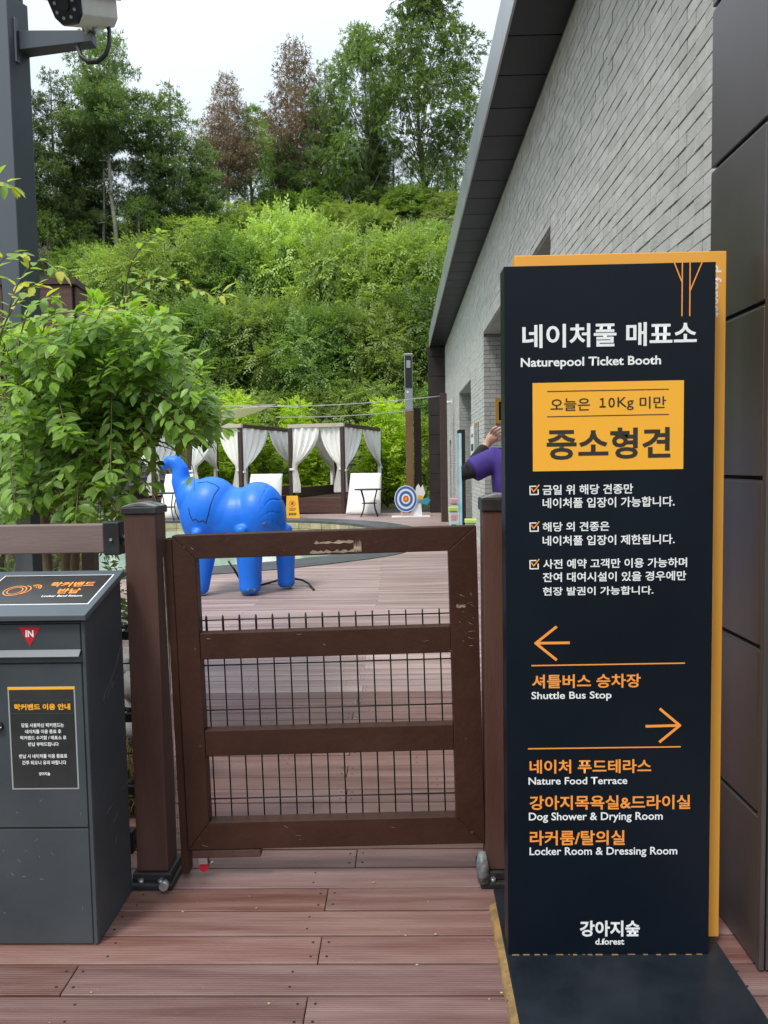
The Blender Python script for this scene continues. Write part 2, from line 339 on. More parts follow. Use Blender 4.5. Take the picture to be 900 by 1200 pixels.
def spans(poly, y, x0, x1):
    xs = sorted(a.x+(y-a.y)*(b.x-a.x)/(b.y-a.y) for a, b in ((poly[i], poly[(i+1) % len(poly)]) for i in range(len(poly))) if (a.y-y)*(b.y-y) < 0)
    segs = []; c = x0
    for i in range(0, len(xs)-1, 2):
        if xs[i] > c: segs.append((c, min(xs[i], x1)))
        c = max(c, xs[i+1])
    if c < x1: segs.append((c, x1))
    return [s for s in segs if s[1]-s[0] > .05]

def hill_z(x, y):
    base = -.5
    if y > 27: base = max(base, -.5+min(1, (y-27)/1.5)*.5+.62*max(0, min(y, 62)-28))
    if y > 62: base += .12*(min(y, 120)-62)*.4
    if y > 26: base += (noise.noise(Vector((x*.09, y*.09, 3)))*1.1)*min(1, (y-26)/8)
    return base
mb = MB(); xs = list(range(-200, -60, 20))+list(range(-60, 61, 3))+list(range(80, 201, 20)); ys = [-60, -30, -10, 0, 8, 16, 22, 25, 27, 28]+list(range(30, 90, 3))+[100, 130, 180, 260, 420]
for y in ys:
    for x in xs: mb.v.append((x, y, hill_z(x, y)))
nx = len(xs)
for j in range(len(ys)-1):
    for i in range(nx-1):
        a, b, c, d = j*nx+i, j*nx+i+1, (j+1)*nx+i+1, (j+1)*nx+i
        cx, cy = (xs[i]+xs[i+1])/2, (ys[j]+ys[j+1])/2
        mb.f.append((a, b, c, d)); mb.sm.append(True)
mb.build('hillside', M['soil'], kind='structure')

deck = thing('deck', None, None, kind='structure')
PITCH = .1268; ROW0 = at(500, 1040, Z=0).y
lines_px = {1: (415, 1028), -1: (378, 1081), -2: (111, 1112), -4: (60, 1182)}
random.seed(3)
near = []; far = MB(); screws = MB()
k0 = -8
board_cache = {}
for k in range(-12, 152):
    ya = ROW0+(k)*PITCH+.0035; yb = ROW0+(k+1)*PITCH-.0035; yc = (ya+yb)/2
    xl = -7.2 if yc < 2.86 else (-.335*yc if yc < 4.9 else -12.5)
    xr = 1.55 if yc < 3.0 else 1.305
    if yc > 21.4: xr = 6
    if yc > 24.5: break
    for (a, b) in spans(KMID, yc, xl, xr):
        fixed = None
        for kk, (jx, jy) in lines_px.items():
            if kk == k: fixed = at(jx, jy, Z=0).x
        cuts = [a]
        if fixed: cuts = [a, fixed-2.44, fixed, fixed+2.44]; cuts = [c for c in cuts if c < b-.1 and c >= a]
        else:
            c = a + random.uniform(.4, 2.4)
            # two joint columns as in the photo: staggered about x=-.3 and -2.7
            j0 = (-.27 if k % 2 else .92)+random.uniform(-.02, .02)
            c = j0-12.2
            while c < b-.1:
                if c > a+.1: cuts.append(c)
                c += 1.22*2
        cuts.append(b)
        for i in range(len(cuts)-1):
            x0, x1 = cuts[i]+.0012, cuts[i+1]-.0012
            if x1-x0 < .03: continue
            dz = random.uniform(-.0012, .0012)
            inview = yc > 1.55 and yc < 4.6 and x1 > -.62*yc-.1 and x0 < .55*yc+.1
            if inview: near.append((x0, x1, ya, yb, dz))
            else: far.box(x0, ya, -.025, x1, yb, dz)
            if yc < 6:
                for sx in (x0+.022, x1-.022):
                    for sy in (ya+.028, yb-.028): screws.tube([(sx, sy, dz-.002), (sx, sy, dz+.0008)], .0042, 6)
                mid = x0+.61
                while mid < x1-.2:
                    for sy in (ya+.03, yb-.03): screws.tube([(mid, sy, dz-.002), (mid, sy, dz+.0006)], .0038, 6)
                    mid += .61
for (x0, x1, ya, yb, dz) in near:
    m_ = MB().box(x0, ya, -.025, x1, yb, dz); o = m_.build('board', M['board'], deck, bevel=.0025)
far.build('board', M['board_far_sheen'], deck, kind='stuff')
screws.build('screw', M['groove'], deck, kind='stuff')
mb = MB()
for k in range(0, 190):
    y0_, y1_ = 1+k*.125, 1+(k+1)*.125
    for (a, b) in spans(KMID, (y0_+y1_)/2, -12.4 if not (2.9 < y0_ < 4.9) else -.335*y0_, 1.3): mb.box(a, y0_, -.12, b, y1_, -.04)
mb.box(1.3, 1, -.12, 1.55, 3, -.04); mb.build('joist', M['under'], deck)

pool = thing('pool', None, None, kind='structure')
def ring(inner, outer, z, zi=None):
    m_ = MB(); n = len(inner)
    for i in range(n):
        j = (i+1) % n
        m_.quad((*inner[i], z), (*inner[j], z), (*outer[j], z), (*outer[i], z))
        m_.quad((*outer[i], z), (*outer[j], z), (*outer[j], z-.06), (*outer[i], z-.06))
        m_.quad((*inner[i], z-.06), (*inner[j], z-.06), (*inner[j], z), (*inner[i], z))
    return m_
ring(POOL, KOUT, .012).build('kerb', M['kerb'], pool)
n = len(POOL); tiles = MB(); back = MB()
INN = offset_poly(POOL, -SGN*-.03)
for i in range(n):
    a, b = INN[i], INN[(i+1) % n]; back.quad((*a, -1.2), (*b, -1.2), (*b, -.04), (*a, -.04))
back.build('pool_wall', M['mortar'], pool)
for i in range(n):
    a, b = POOL[i], POOL[(i+1) % n]
    L_ = (b-a).length; q = max(1, int(L_/.38)); d = (b-a)/L_; nn = Vector((-d.y, d.x))*SGN
    for r in range(2):
        for j in range(q):
            p = a+d*(j*L_/q+.006); e = a+d*((j+1)*L_/q-.006); z0, z1 = -.048-r*.15-.142, -.048-r*.15
            ou = nn*random.uniform(.0, .02)
            p3, e3 = p+ou, e+ou; p4, e4 = p-nn*.05, e-nn*.05
            vs = [(*p3, z0), (*e3, z0), (*e3, z1), (*p3, z1), (*p4, z0), (*e4, z0), (*e4, z1), (*p4, z1)]
            tiles.add(vs, [(0, 1, 2, 3), (4, 7, 6, 5), (3, 2, 6, 7), (0, 4, 5, 1), (0, 3, 7, 4), (1, 5, 6, 2)])
tiles.build('stone_tile', M['tile'], pool, kind='stuff')
mb = MB(); mb.add([(*p, -.26) for p in POOL], [tuple(range(n)) if SGN > 0 else tuple(range(n))[::-1]]); mb.build('water', M['water'], kind='structure')

# ================================================================ BUILDING
bld = thing('building', 'long low building with grey brick wall, dark panelled soffit and bronze cladding', 'building', (1.3, 12, 0))
def bpart(mbx, name, m, **kw):
    o = mbx.build(name, m, None, **kw); o.parent = bld; o.matrix_parent_inverse = Matrix.Translation((-1.3, -12, 0)); return o
WX = 1.301; WZ = 4.70; FX = .86
OPEN = [(at(646, 265, X=WX).y, at(566.5, 390, X=WX).y, 0, at(646, 265, X=WX).z, .75),
        (at(552, 443.5, X=WX).y, at(538, 461, X=WX).y, 0, at(552, 443.5, X=WX).z, .35),
        (19.2, 19.9, 0, 2.0, .15)]
wy = [2.3] + [v for o in OPEN for v in o[:2]] + [21.4]
mb = MB()
for i in range(0, len(wy), 2): mb.box(WX+.006, wy[i], -.1, WX+.25, wy[i+1], WZ)
for (a, b, z0, z1, dp) in OPEN: mb.box(WX+.006, a, z1, WX+.25, b, WZ)
bpart(mb, 'wall', M['mortar'])
BL, BH, J = .19, .060, .0065
cand = []
row = 0; z = .002
while z+BH < WZ:
    y = 2.4 + (0 if row % 2 else (BL+J)/2)
    while y < 21.4:
        y1 = y+BL
        zz0, zz1 = z, z+BH
        pieces = [(y, y1)]
        for (a, b, _, oz, _d) in OPEN:
            if zz0 < oz-.005:
                np_ = []
                for (p, q) in pieces:
                    if q <= a or p >= b: np_.append((p, q))
                    else:
                        if p < a-.02: np_.append((p, a))
                        if q > b+.02: np_.append((b, q))
                pieces = np_
        for (p, q) in pieces: cand.append((p, q, zz0, zz1, abs(q-p-BL) < 1e-6))
        y += BL+J
    row += 1; z += BH+J
def projxy(P):
    v = Vector(P)-Vector((0, 0, EYE)); w = v.dot(_f)
    return (450+FPX*v.dot(CR)/w, 600-FPX*v.dot(CU)/w) if w > .01 else (1e9, 1e9)
vis = []; rest = []
for c in cand:
    px, py = projxy((WX, (c[0]+c[1])/2, (c[2]+c[3])/2))
    if c[4] and 640 < px < 829 and 0 < py < 296: vis.append((c[0], c))
    else: rest.append(c)
vis.sort(key=lambda t: t[0]); rest += [c for _, c in vis[300:]]
bm_ = MB().box(-.05, 0, 0, 0, BL, BH).build('brick', M['brick'], None, bevel=.0015); bme = bm_.data; bpy.data.objects.remove(bm_)
for _, c in vis[:300]:
    o = bpy.data.objects.new('brick', bme); COL.objects.link(o); o.parent = bld; o.location = (WX-1.3+.045+random.choice((-.002, 0, 0, .001, .003))+random.uniform(-.001, .001), c[0]-12, c[2])
mb = MB()
for c in rest:
    dx = random.choice((-.002, 0, 0, .001, .003))+random.uniform(-.001, .001); mb.box(WX-.005+dx, c[0], c[2], WX+.03, c[1], c[3])
bpart(mb, 'brick', M['brick'], kind='stuff')
# recesses: jambs of brick, lintel underside, dark glass behind
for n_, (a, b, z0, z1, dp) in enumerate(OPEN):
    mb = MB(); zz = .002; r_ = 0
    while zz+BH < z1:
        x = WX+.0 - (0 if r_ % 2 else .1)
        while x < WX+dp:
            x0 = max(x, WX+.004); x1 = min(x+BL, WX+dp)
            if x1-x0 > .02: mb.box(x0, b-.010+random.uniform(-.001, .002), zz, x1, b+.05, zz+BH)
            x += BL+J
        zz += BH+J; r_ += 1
    bpart(mb, 'jamb_brick', M['brick_shaded'], kind='stuff')
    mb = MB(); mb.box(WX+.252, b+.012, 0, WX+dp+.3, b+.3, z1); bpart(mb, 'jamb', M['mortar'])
    mb = MB(); mb.box(WX+.012, a-.001, z1-.012, WX+dp+.3, b+.01, z1-.002); bpart(mb, 'lintel', M['brick_shaded'])
    mb = MB(); mb.box(WX+.252, a-.3, z1+.0, WX+dp+.3, b+.3, WZ-.01); mb.box(WX+.252, a-.3, 0, WX+dp+.3, a-.002, z1-.002); bpart(mb, 'inner_wall', M['mortar'])
    w = bpart(MB().box(WX+dp+.02, a, 0, WX+dp+.06, b, z1-.015), 'window', M['fascia'])
    wn = max(1, int((b-a)/1.3))
    g = MB()
    for i in range(wn): g.box(WX+dp, a+(b-a)*i/wn+.06, .12, WX+dp+.03, a+(b-a)*(i+1)/wn-.06, z1-.1)
    go = g.build('pane', M['glass'], w)
# soffit panels, fascia
y5 = at(588, 45, Z=WZ).y; y = y5-.6*8
SP = .597
while y < 21.6:
    y1 = min(y+SP-.012, 21.62)
    if y1 > .5:
        bpart(MB().box(FX+.02, max(y, .5), WZ+.0, WX+.35, y1, WZ+.03), 'soffit_panel', M['soffit'], bevel=.004)
    y += SP
bpart(MB().box(FX+.03, .5, WZ+.032, 5, 21.6, WZ+.4), 'roof', M['groove'])
y = -1.0
while y < 21.6:
    bpart(MB().box(FX-.0, y+.004, WZ-.02, FX+.018, min(y+1.8, 21.63)-.004, WZ+.39), 'fascia_panel', M['fascia'])
    y += 1.8
# end fin of dark panels facing the camera
xf0 = at(503, 560, Y=21.45).x
bpart(MB().box(xf0+.03, 21.47, 0, WX+.3, 21.7, WZ-.003), 'fin_core', M['groove'])
z = .02
while z < WZ-.05:
    bpart(MB().box(xf0, 21.44, z, WX-.01, 21.468, min(z+.535, WZ-.022)), 'fin_panel', M['bronze'], bevel=.004); z += .55
# near bronze clad column
CX = .955; CY0, CY1 = 1.985, 2.36
bpart(MB().box(CX+.016, CY0+.016, 0, 1.7, CY1, WZ-.003), 'column_core', M['groove'])
jz = [.0, .432, .89, 1.345, 1.805, 2.27, 2.74, 3.2, 3.66, 4.13, WZ-.004]
for i in range(len(jz)-1):
    z0, z1 = jz[i]+.007, jz[i+1]-.007
    m_ = MB().box(CX, CY0+.028, z0, CX+.014, CY1, z1)
    bpart(m_, 'side_panel', M['bronze_gloss'], bevel=.0035)
    if i: bpart(MB().box(CX+.003, CY0+.028, z0-.0135, CX+.0155, CY1, z0-.0105), 'panel_return', M['bronze_edge'])
bpart(MB().box(CX-.0005, CY0, .005, CX+.0145, CY0+.022, WZ-.02), 'corner_trim', M['bronze_gloss'], bevel=.003)
bpart(MB().box(CX+.018, CY0-.001, .006, 1.7, CY0+.012, WZ-.022), 'front_panel', M['bronze_gloss'], bevel=.003)

# wall light / small camera on brick wall
wl = at(530, 471, X=WX)
t = thing('wall_light', 'small white spotlight fixed high on the grey brick wall', 'light', (WX, wl.y, wl.z))
MB().box(-.03, -.06, -.05, 0, .06, .05).build('bracket', M['board_w'], t, bevel=.008)
MB().tube([(-.03, 0, 0), (-.12, -.02, -.02), (-.24, -.04, -.06)], [.03, .05, .07], 12).build('lamp_head', M['board_w'], t)

# ================================================================ ITEMS ALONG THE BUILDING
def brown_post(name, label, px, Y, w, top, m, group=None):
    p = at(px, 600, Y=Y)
    o = MB().box(p.x-w/2, Y-w/2, 0, p.x+w/2, Y+w/2, top).build(name, m, None, bevel=.008); tag(o, label, 'post', group); return o
pz = at(521, 461, Y=18.1).z
brown_post('brown_post', 'slim dark brown post standing before the far panelled end of the building', 521, 18.1, .16, pz, M['darkwood'])
dk = thing('display_kiosk', 'tall black framed display stand with pale blue screen beside the brick wall', 'display', (1.13, 14.0, 0))
MB().box(-.05, -.05, .0, .07, .35, 2.02).build('frame', M['rubber'], dk, bevel=.006)
MB().box(-.058, -.02, .12, -.051, .32, 1.95).build('screen', M['screen'], dk)
MB().box(-.049, -.058, .12, -.0, -.0515, 1.95).build('side_screen', M['screen'], dk)
MB().box(-.15, -.1, 0, .12, .4, .02).build('base', M['rubber'], dk)
def poster(name, label, px0, px1, y0, y1, cols):
    a, b = at(px0, y0, X=WX-.012), at(px1, y1, X=WX-.012)
    t = thing(name, label, 'poster', (WX-.02, (a.y+b.y)/2, b.z))
    MB().box(-.006, b.y-(a.y+b.y)/2, 0, .006, a.y-(a.y+b.y)/2, a.z-b.z).build('sheet', cols[0], t)
    yy0, yy1 = sorted((a.y-(a.y+b.y)/2, b.y-(a.y+b.y)/2)); H_ = a.z-b.z
    for (u0, u1, v0, v1, m) in cols[1]:
        MB().box(-.0085, yy0+(yy1-yy0)*u0, H_*v0, -.0065, yy0+(yy1-yy0)*u1, H_*v1).build('print', m, t)
poster('poster', 'narrow pale poster with yellow patches on the brick pier', 556.3, 552.6, 498, 552, (M['board_w'], [(.1, .9, .05, .3, M['yellow']), (.2, .8, .45, .6, M['btext']), (.2, .8, .75, .82, M['frame_o'])]))
poster('notice_panel', 'narrow grey notice panel with orange top beside the yellow poster', 560.6, 557, 494, 560, (M['foil'], [(.1, .9, .92, .98, M['frame_o']), (.15, .85, .5, .85, M['fascia']), (.15, .85, .1, .4, M['tblue'])]))
fa, fb = at(580.6, 467, Y=OPEN[0][1]-.03), at(603, 496, Y=OPEN[0][1]-.03)
t = thing('picture_frame', 'ochre framed dark board hanging on the recessed brick jamb', 'frame', (fa.x, OPEN[0][1]-.03, fb.z))
w_, h_ = .33, fa.z-fb.z
mb = MB(); mb.box(0, 0, 0, .05, .03, h_); mb.box(w_-.05, 0, 0, w_, .03, h_); mb.box(.05, 0, 0, w_-.05, .03, .05); mb.box(.05, 0, h_-.05, w_-.05, .03, h_); mb.build('frame', M['frame_o'], t)
MB().box(.05, .012, .05, w_-.05, .024, h_-.05).build('board', M['glass'], t)
# pastel storage boxes
def tub(name, label, px, Y, w, h, mlid, mbod, blobs):
    p = at(px, 600, Y=Y); t = thing(name, label, 'box', (p.x, Y, 0), 0, 'pastel storage boxes by the wall')
    MB().box(-w/2, -w/2, 0, w/2, w/2, h*.82).build('tub', mbod, t, bevel=.02)
    MB().box(-w/2-.015, -w/2-.015, h*.83, w/2+.015, w/2+.015, h).build('lid', mlid, t, bevel=.015)
    for (u, v, m) in blobs: MB().box(w*u-.05, -w/2-.006, h*v-.05, w*u+.05, -w/2-.002, h*v+.05).build('toy', m, t, bevel=.002)
    return t
tub('storage_box', 'milky storage tub with lime lid and pastel toys, left of the display stand', 534, 15.2, .26, .52, M['lime'], M['clear'], [(-.2, .6, M['pink']), (.2, .3, M['lime']), (-.2, .25, M['teal']), (.22, .62, M['pink'])])
tub('storage_box', 'smaller milky tub with yellow lid standing right of the display stand', 553, 13.2, .22, .42, M['lime'], M['clear'], [(0, .4, M['lime'])])
tub('storage_box', 'pink storage bin rising behind the lime lidded tub', 537, 15.9, .3, .66, M['pink'], M['clear'], [])

# ---------------------------------------------------------------- archery target board
tp = at(479, 606, Z=0)
t = thing('target_board', 'round blue and white archery target cutout on a white stand', 'target', (tp.x, tp.y, 0))
s_ = tp.y/FPX
MB().box(-20*s_, -.15, 0, 25*s_, .25, .03).build('base', M['board_w'], t, bevel=.005)
for k, (r_, m) in enumerate(((14.5, M['board_w']), (13.6, M['tblue']), (11, M['board_w']), (8.6, M['tblue']), (5.6, M['board_w']), (3.6, M['tred']), (1.6, M['yellow']))):
    c = []
    for i in range(40):
        a = 2*math.pi*i/40; c.append((-3*s_+math.cos(a)*r_*s_*.93, 21.5*s_+math.sin(a)*r_*s_*1.08))
    MB().prism(c, 'y', .02-.003*k-.01, .03-.003*k).build('ring', m, t)
for x in (-9, 3): MB().box(x*s_, .03, .0, (x+2)*s_, .05, 10*s_).build('leg', M['pink'], t)
MB().prism([(4*s_, .03), (16*s_, .03), (15*s_, 14*s_), (17*s_, 22*s_), (20*s_, 28*s_), (18*s_, 34*s_), (17*s_, 38*s_), (14.5*s_, 34*s_), (12*s_, 39*s_), (9*s_, 35*s_), (8*s_, 26*s_)], 'y', .06, .075).build('cutout', M['board_w'], t)
MB().prism([(10*s_, 17*s_), (22*s_, 14*s_), (26*s_, 19*s_), (23*s_, 23*s_), (16*s_, 21*s_)], 'y', .045, .058).build('cutout', M['teal'], t)
MB().prism([(11*s_, 21*s_), (17*s_, 20*s_), (17*s_, 24*s_), (12*s_, 26*s_)], 'y', .036, .044).build('cutout', M['yellow'], t)

# ---------------------------------------------------------------- lamp post, second post
lp = at(481, 600, Y=22.5); ltop = at(481, 415, Y=22.5).z; lm = at(481, 481, Y=22.5).z
t = thing('lamp_post', 'tall square lamp post, brown below and grey above, beside the cabanas', 'lamp post', (lp.x, 22.5, 0))
MB().box(-.11, -.11, 0, .11, .11, lm).build('lower_post', M['brownpost'], t, bevel=.01)
MB().box(-.12, -.12, lm+.002, .12, .12, ltop-.02).build('upper_post', M['fascia'], t, bevel=.01)
MB().box(-.06, -.135, lm+.5, -.0, -.121, ltop-1.1).build('light_strip', M['board_w'], t)
MB().box(-.1, -.135, ltop-1.0, .1, -.121, ltop-.06).build('head_panel', M['rubber'], t)
MB().box(-.06, -.15, ltop-.42, .06, -.136, ltop-.2).build('lens', M['lens'], t)
MB().box(-.125, -.14, ltop-.019, .125, .125, ltop).build('cap', M['board_w'], t)
brown_post('dark_post', 'dark brown square post just right of the tall lamp post', 490.5, 23.0, .22, at(490, 478, Y=23).z, M['darkwood'])

# ================================================================ CABANAS
def curtain(post, mid, zt, ztie, zb, name, parent, rows=16, cols=26, seed=0):
    post, mid = Vector(post), Vector(mid); d = mid-post; L_ = d.length; d.normalize(); nrm = Vector((-d.y, d.x, 0)); m_ = MB(); rr = random.Random(seed)
    ph = rr.random()*6
    for j in range(rows+1):
        v = j/rows; z = zt+(zb-zt)*v
        vt = (zt-ztie)/(zt-zb)
        if v < vt: q = v/vt; wd = L_*(1-q**2.1)+.11*q**2.1; off = .04*q
        else: q = (v-vt)/(1-vt); wd = .11+.13*min(1, q*1.3); off = .04+.02*q
        amp = .028+.02*min(1, v*2)
        for i in range(cols+1):
            u = i/cols; sag = 0
            p = post+d*(off*0+u*wd)+nrm*(math.sin(u*cols*.75*1.3+ph+v*1.5)*amp + .012*math.sin(u*9+v*7+ph))
            zz = z - (u**2)*.0
            m_.v.append((p.x, p.y, zz))
    for j in range(rows):
        for i in range(cols):
            a = j*(cols+1)+i; m_.f.append((a, a+1, a+cols+2, a+cols+1)); m_.sm.append(True)
    return m_.build(name, M['cloth'], parent)
UX = Vector((-.92, .39, 0)).normalized(); 
CW, CD, CH = 1.62, 3.6, 2.61
def cabana(loc, label, extra=None):
    t = thing('cabana', label, 'cabana', loc, math.atan2(-.27, .963), 'curtained cabanas along the pool')
    # local: x from -CW (left) to 0 (right corner), y from 0 (front) to CD
    for (x, y, dh) in ((0, 0, .0), (-CW, 0, -.02), (0, CD, 0), (-CW, CD, -.02)):
        MB().box(x-.055, y-.055, 0, x+.055, y+.055, CH-.11+dh).build('post', M['darkwood'], t, bevel=.006)
    for (a, b) in (((-CW-.06, -.06), (.06, .055)), ((-CW-.06, CD-.055), (.06, CD+.06)), ((-CW-.055, .06), (-CW+.055, CD-.06)), ((-.055, .06), (.055, CD-.06))):
        fr2 = a[1] < -.05 and b[1] < .1 or a[1] > CD-.1
        MB().box(a[0], a[1], CH-.105, b[0], b[1], CH).build('beam', M['louver'] if fr2 else M['darkwood'], t, bevel=.006)
    k = 0; y = .1
    while y < CD-.1:
        MB().box(-CW+.057, y, CH-.10, -.057, y+.1, CH-.04).build('louver', M['louver'], t); y += .2
    # platform
    z = 0
    for r_ in range(3): MB().box(-CW-.04, -.03, .02+r_*.15, .03, .0, .02+r_*.15+.143).build('platform_board', M['platform'], t, bevel=.004)
    for r_ in range(3): MB().box(.031, -.03, .02+r_*.15, .06, CD, .02+r_*.15+.143).build('platform_board', M['platform'], t, bevel=.004)
    MB().box(-CW-.02, .002, .0, .029, CD-.01, .455).build('platform', M['platform'], t)
    MB().box(-CW, CD-.12, .46, 0, CD-.06, .76).build('back_board', M['darkwood'], t, bevel=.01)
    MB().box(-CW+.06, .4, .46, -CW+.12, CD-.2, .76).build('side_board', M['darkwood'], t, bevel=.01)
    zt = CH-.11
    curtain((-CW+.05, -.02, 0), (-CW*.5+.1, -.02, 0), zt, 1.4, .62, 'curtain', t, seed=1)
    curtain((-.05, .04, 0), (-CW*.5+.12, .04, 0), zt, 1.4, .62, 'curtain', t, seed=2)
    curtain((.02, .05, 0), (.02, CD*.5-.02, 0), zt, 1.35, .62, 'curtain', t, seed=3)
    curtain((.02, CD-.05, 0), (.02, CD*.5+.02, 0), zt, 1.4, .5, 'curtain', t, seed=4)
    curtain((-CW-.02, CD-.05, 0), (-CW-.02, CD*.5+.05, 0), zt, 1.3, .5, 'curtain', t, seed=5)
    for (x, y, z) in ((-CW+.05, -.02, 1.3), (-.05, .04, 1.3), (.02, .06, 1.25), (.02, CD-.06, 1.3)):
        MB().box(x-.07, y-.07, z-.03, x+.07, y+.07, z+.03).build('tie', M['cloth'], t, bevel=.01)
    return t
cA = at(403, 602, Z=0); cB = at(284, 600, Y=21.2); cB.z = 0; cD = at(182, 600, Y=21.5); cD.z = 0; 
cabs = [cabana(cA, 'rightmost white curtained cabana with the orange tag and black table before it')]
for p, l in ((cB, 'white curtained cabana directly behind the blue inflatable elephant'), (cD, 'leftmost white curtained cabana half hidden by the leafy shrub')):
    c = copy_tree(cabs[0]); c.location = p; c['label'] = l
ot = MB().box(-.09, -.09, -.09, .09, .09, .09).build('orange_tag', M['orange'], None, bevel=.01)
pt = at(343.5, 502, Y=cA.y+.6); ot.location = (pt.x, pt.y, pt.z); tag(ot, 'small orange block fixed on the top corner of the rightmost cabana', 'tag')
def daybed(px0, px1, py0, py1, Y, label):
    a, b = at(px0, py1, Y=Y), at(px1, py1, Y=Y); top = at(px0, py0, Y=Y).z; w = b.x-a.x; h = top
    t = thing('mattress', label, 'mattress', (a.x, Y, 0), R(-16), 'white mattresses leaning on the cabanas')
    m_ = MB(); rows, cols = 14, 18
    for side in (0, 1):
        for j in range(rows+1):
            for i in range(cols+1):
                u, v = i/cols, j/rows
                edge = min(u, 1-u, v, 1-v); pf = .05*min(1, edge*8)**.5
                y = .42*v+(-pf if side == 0 else .06+pf)+.012*math.sin(u*17+v*5)*(1-side)
                m_.v.append((u*w*(1-.12*v)+.03*v, y, .02+v*(h-.02)))
    o2 = (rows+1)*(cols+1)
    for j in range(rows):
        for i in range(cols):
            a_ = j*(cols+1)+i; m_.f.append((a_, a_+1, a_+cols+2, a_+cols+1)); m_.f.append((a_+o2, a_+cols+1+o2, a_+cols+2+o2, a_+1+o2)); m_.sm += [True]*2
    def st(i0, i1): m_.f.append((i0, i0+o2, i1+o2, i1)); m_.sm.append(True)
    for i in range(cols): st(i, i+1); st(rows*(cols+1)+i+1, rows*(cols+1)+i)
    for j in range(rows): st((j+1)*(cols+1), j*(cols+1)); st(j*(cols+1)+cols, (j+1)*(cols+1)+cols)
    m_.build('cushion', M['cloth'], t)
daybed(405, 447, 555, 601, 21.0, 'white mattress leaning behind the round black table by the rightmost cabana')
daybed(286, 331, 556, 600, 20.4, 'white mattress leaning behind the elephant\'s rump')
daybed(185, 226, 556, 603, 20.6, 'white mattress leaning at left below the elephant\'s trunk')
def table(px, Y, label, w=.8):
    p = at(px, 600, Y=Y); t = thing('garden_table', label, 'table', (p.x, Y, 0), 0, 'black metal garden tables')
    MB().tube([(0, 0, .72), (0, 0, .75)], w/2, 24, smooth=False).build('table_top', M['wire'], t)
    for k in range(4):
        a = math.pi/4+k*math.pi/2
        MB().tube([(math.cos(a)*r_, math.sin(a)*r_, z) for r_, z in ((.30, .72), (.22, .5), (.19, .36), (.22, .2), (.32, .0))], .014, 6).build('leg', M['wire'], t)
    MB().tube([(math.cos(a*math.pi/8)*.2, math.sin(a*math.pi/8)*.2, .36) for a in range(17)], .01, 5, cap=False).build('brace', M['wire'], t)
    return t
table(433, 20.3, 'black metal garden table before the rightmost cabana')
table(197, 19.9, 'black metal garden table left of the elephant\'s raised trunk')
# yellow caution sign
p = at(343, 607, Z=0)
t = thing('caution_sign', 'yellow folding floor sign with red prohibition symbol by the pool', 'sign', (p.x, p.y, 0), R(8))
for s_, n_ in ((-1, 'front_panel'), (1, 'rear_panel')):
    a = MB(); tf = Matrix.Translation((0, s_*.16, 0)) @ Matrix.Rotation(s_*R(15), 4, 'X')
    a.add([tf @ Vector(v) for v in ((-.19, -.01, 0), (.19, -.01, 0), (.15, -.01, .62), (-.15, -.01, .62), (-.19, .01, 0), (.19, .01, 0), (.15, .01, .62), (-.15, .01, .62))], [(0, 1, 2, 3), (7, 6, 5, 4), (0, 4, 5, 1), (3, 2, 6, 7), (0, 3, 7, 4), (1, 5, 6, 2)])
    pn = a.build(n_, M['yellow'], t)
    if s_ < 0:
        rg = MB(); q = 28
        for i in range(q):
            a0, a1 = 2*math.pi*i/q, 2*math.pi*(i+1)/q
            rg.quad(*[tf @ Vector((math.cos(a_)*r_, -.012, .4+math.sin(a_)*r_)) for a_, r_ in ((a0, .065), (a0, .085), (a1, .085), (a1, .065))])
        rg.quad(*[tf @ Vector(v) for v in ((-.055, -.0125, .45), (-.045, -.0125, .46), (.055, -.0125, .35), (.045, -.0125, .34))])
        rg.build('symbol', M['tred'], pn)
        sf = MB().add([tf @ Vector(v) for v in ((-.03, -.0122, .37), (.03, -.0122, .37), (.035, -.0122, .43), (0, -.0122, .445), (-.035, -.0122, .43))], [(0, 1, 2, 3, 4)]); sf.build('figure', M['btext'], pn)
        sf = MB()
        for z0, x0, x1 in ((.27, -.1, .1), (.24, -.08, .09), (.21, -.09, .07)): sf.quad(*[tf @ Vector(v) for v in ((x0, -.0122, z0), (x1, -.0122, z0), (x1, -.0122, z0+.012), (x0, -.0122, z0+.012))])
        for k in range(5): sf.quad(*[tf @ Vector(v) for v in ((-.1+k*.042, -.0122, .08), (-.07+k*.042, -.0122, .08), (-.07+k*.042, -.0122, .15), (-.1+k*.042, -.0122, .15))])
        sf.build('printed_lines', M['btext'], pn)
# slate wall, black fence behind the cabanas
wallY = 26.9
t = thing('slate_wall', 'low stacked dark slate wall behind the cabanas', 'wall', (-4, wallY, 0))
MB().box(-14, .06, 0, 4.5, .5, 1.75).build('core', M['groove'], t)
mb = MB(); z = 0; random.seed(5)
while z < 1.75:
    h = random.uniform(.07, .12); x = -14+random.uniform(-.3, 0)
    while x < 4.4:
        w = random.uniform(.25, .65); mb.box(x, random.uniform(-.03, .03), z, x+w-.012, .1, z+h-.012); x += w
    z += h
mb.build('stone', M['slate'], t, kind='stuff')
t = thing('black_fence', 'thin black metal mesh fence running behind the cabanas', 'fence', (0, 26.5, 0))
for i in range(11):
    x = -13.5+i*1.75; MB().box(x-.04, -.04, 0, x+.04, .04, 1.55).build('post', M['black'], t)
mb = MB()
for z in (.2, .75, 1.35): mb.tube([(-13.5, 0, z), (4, 0, z)], .012, 4)
for i in range(120): mb.tube([(-13.5+i*.146, .0, .1), (-13.5+i*.146, .0, 1.4)], .004, 3, cap=False)
mb.build('wire_mesh', M['black'], t)
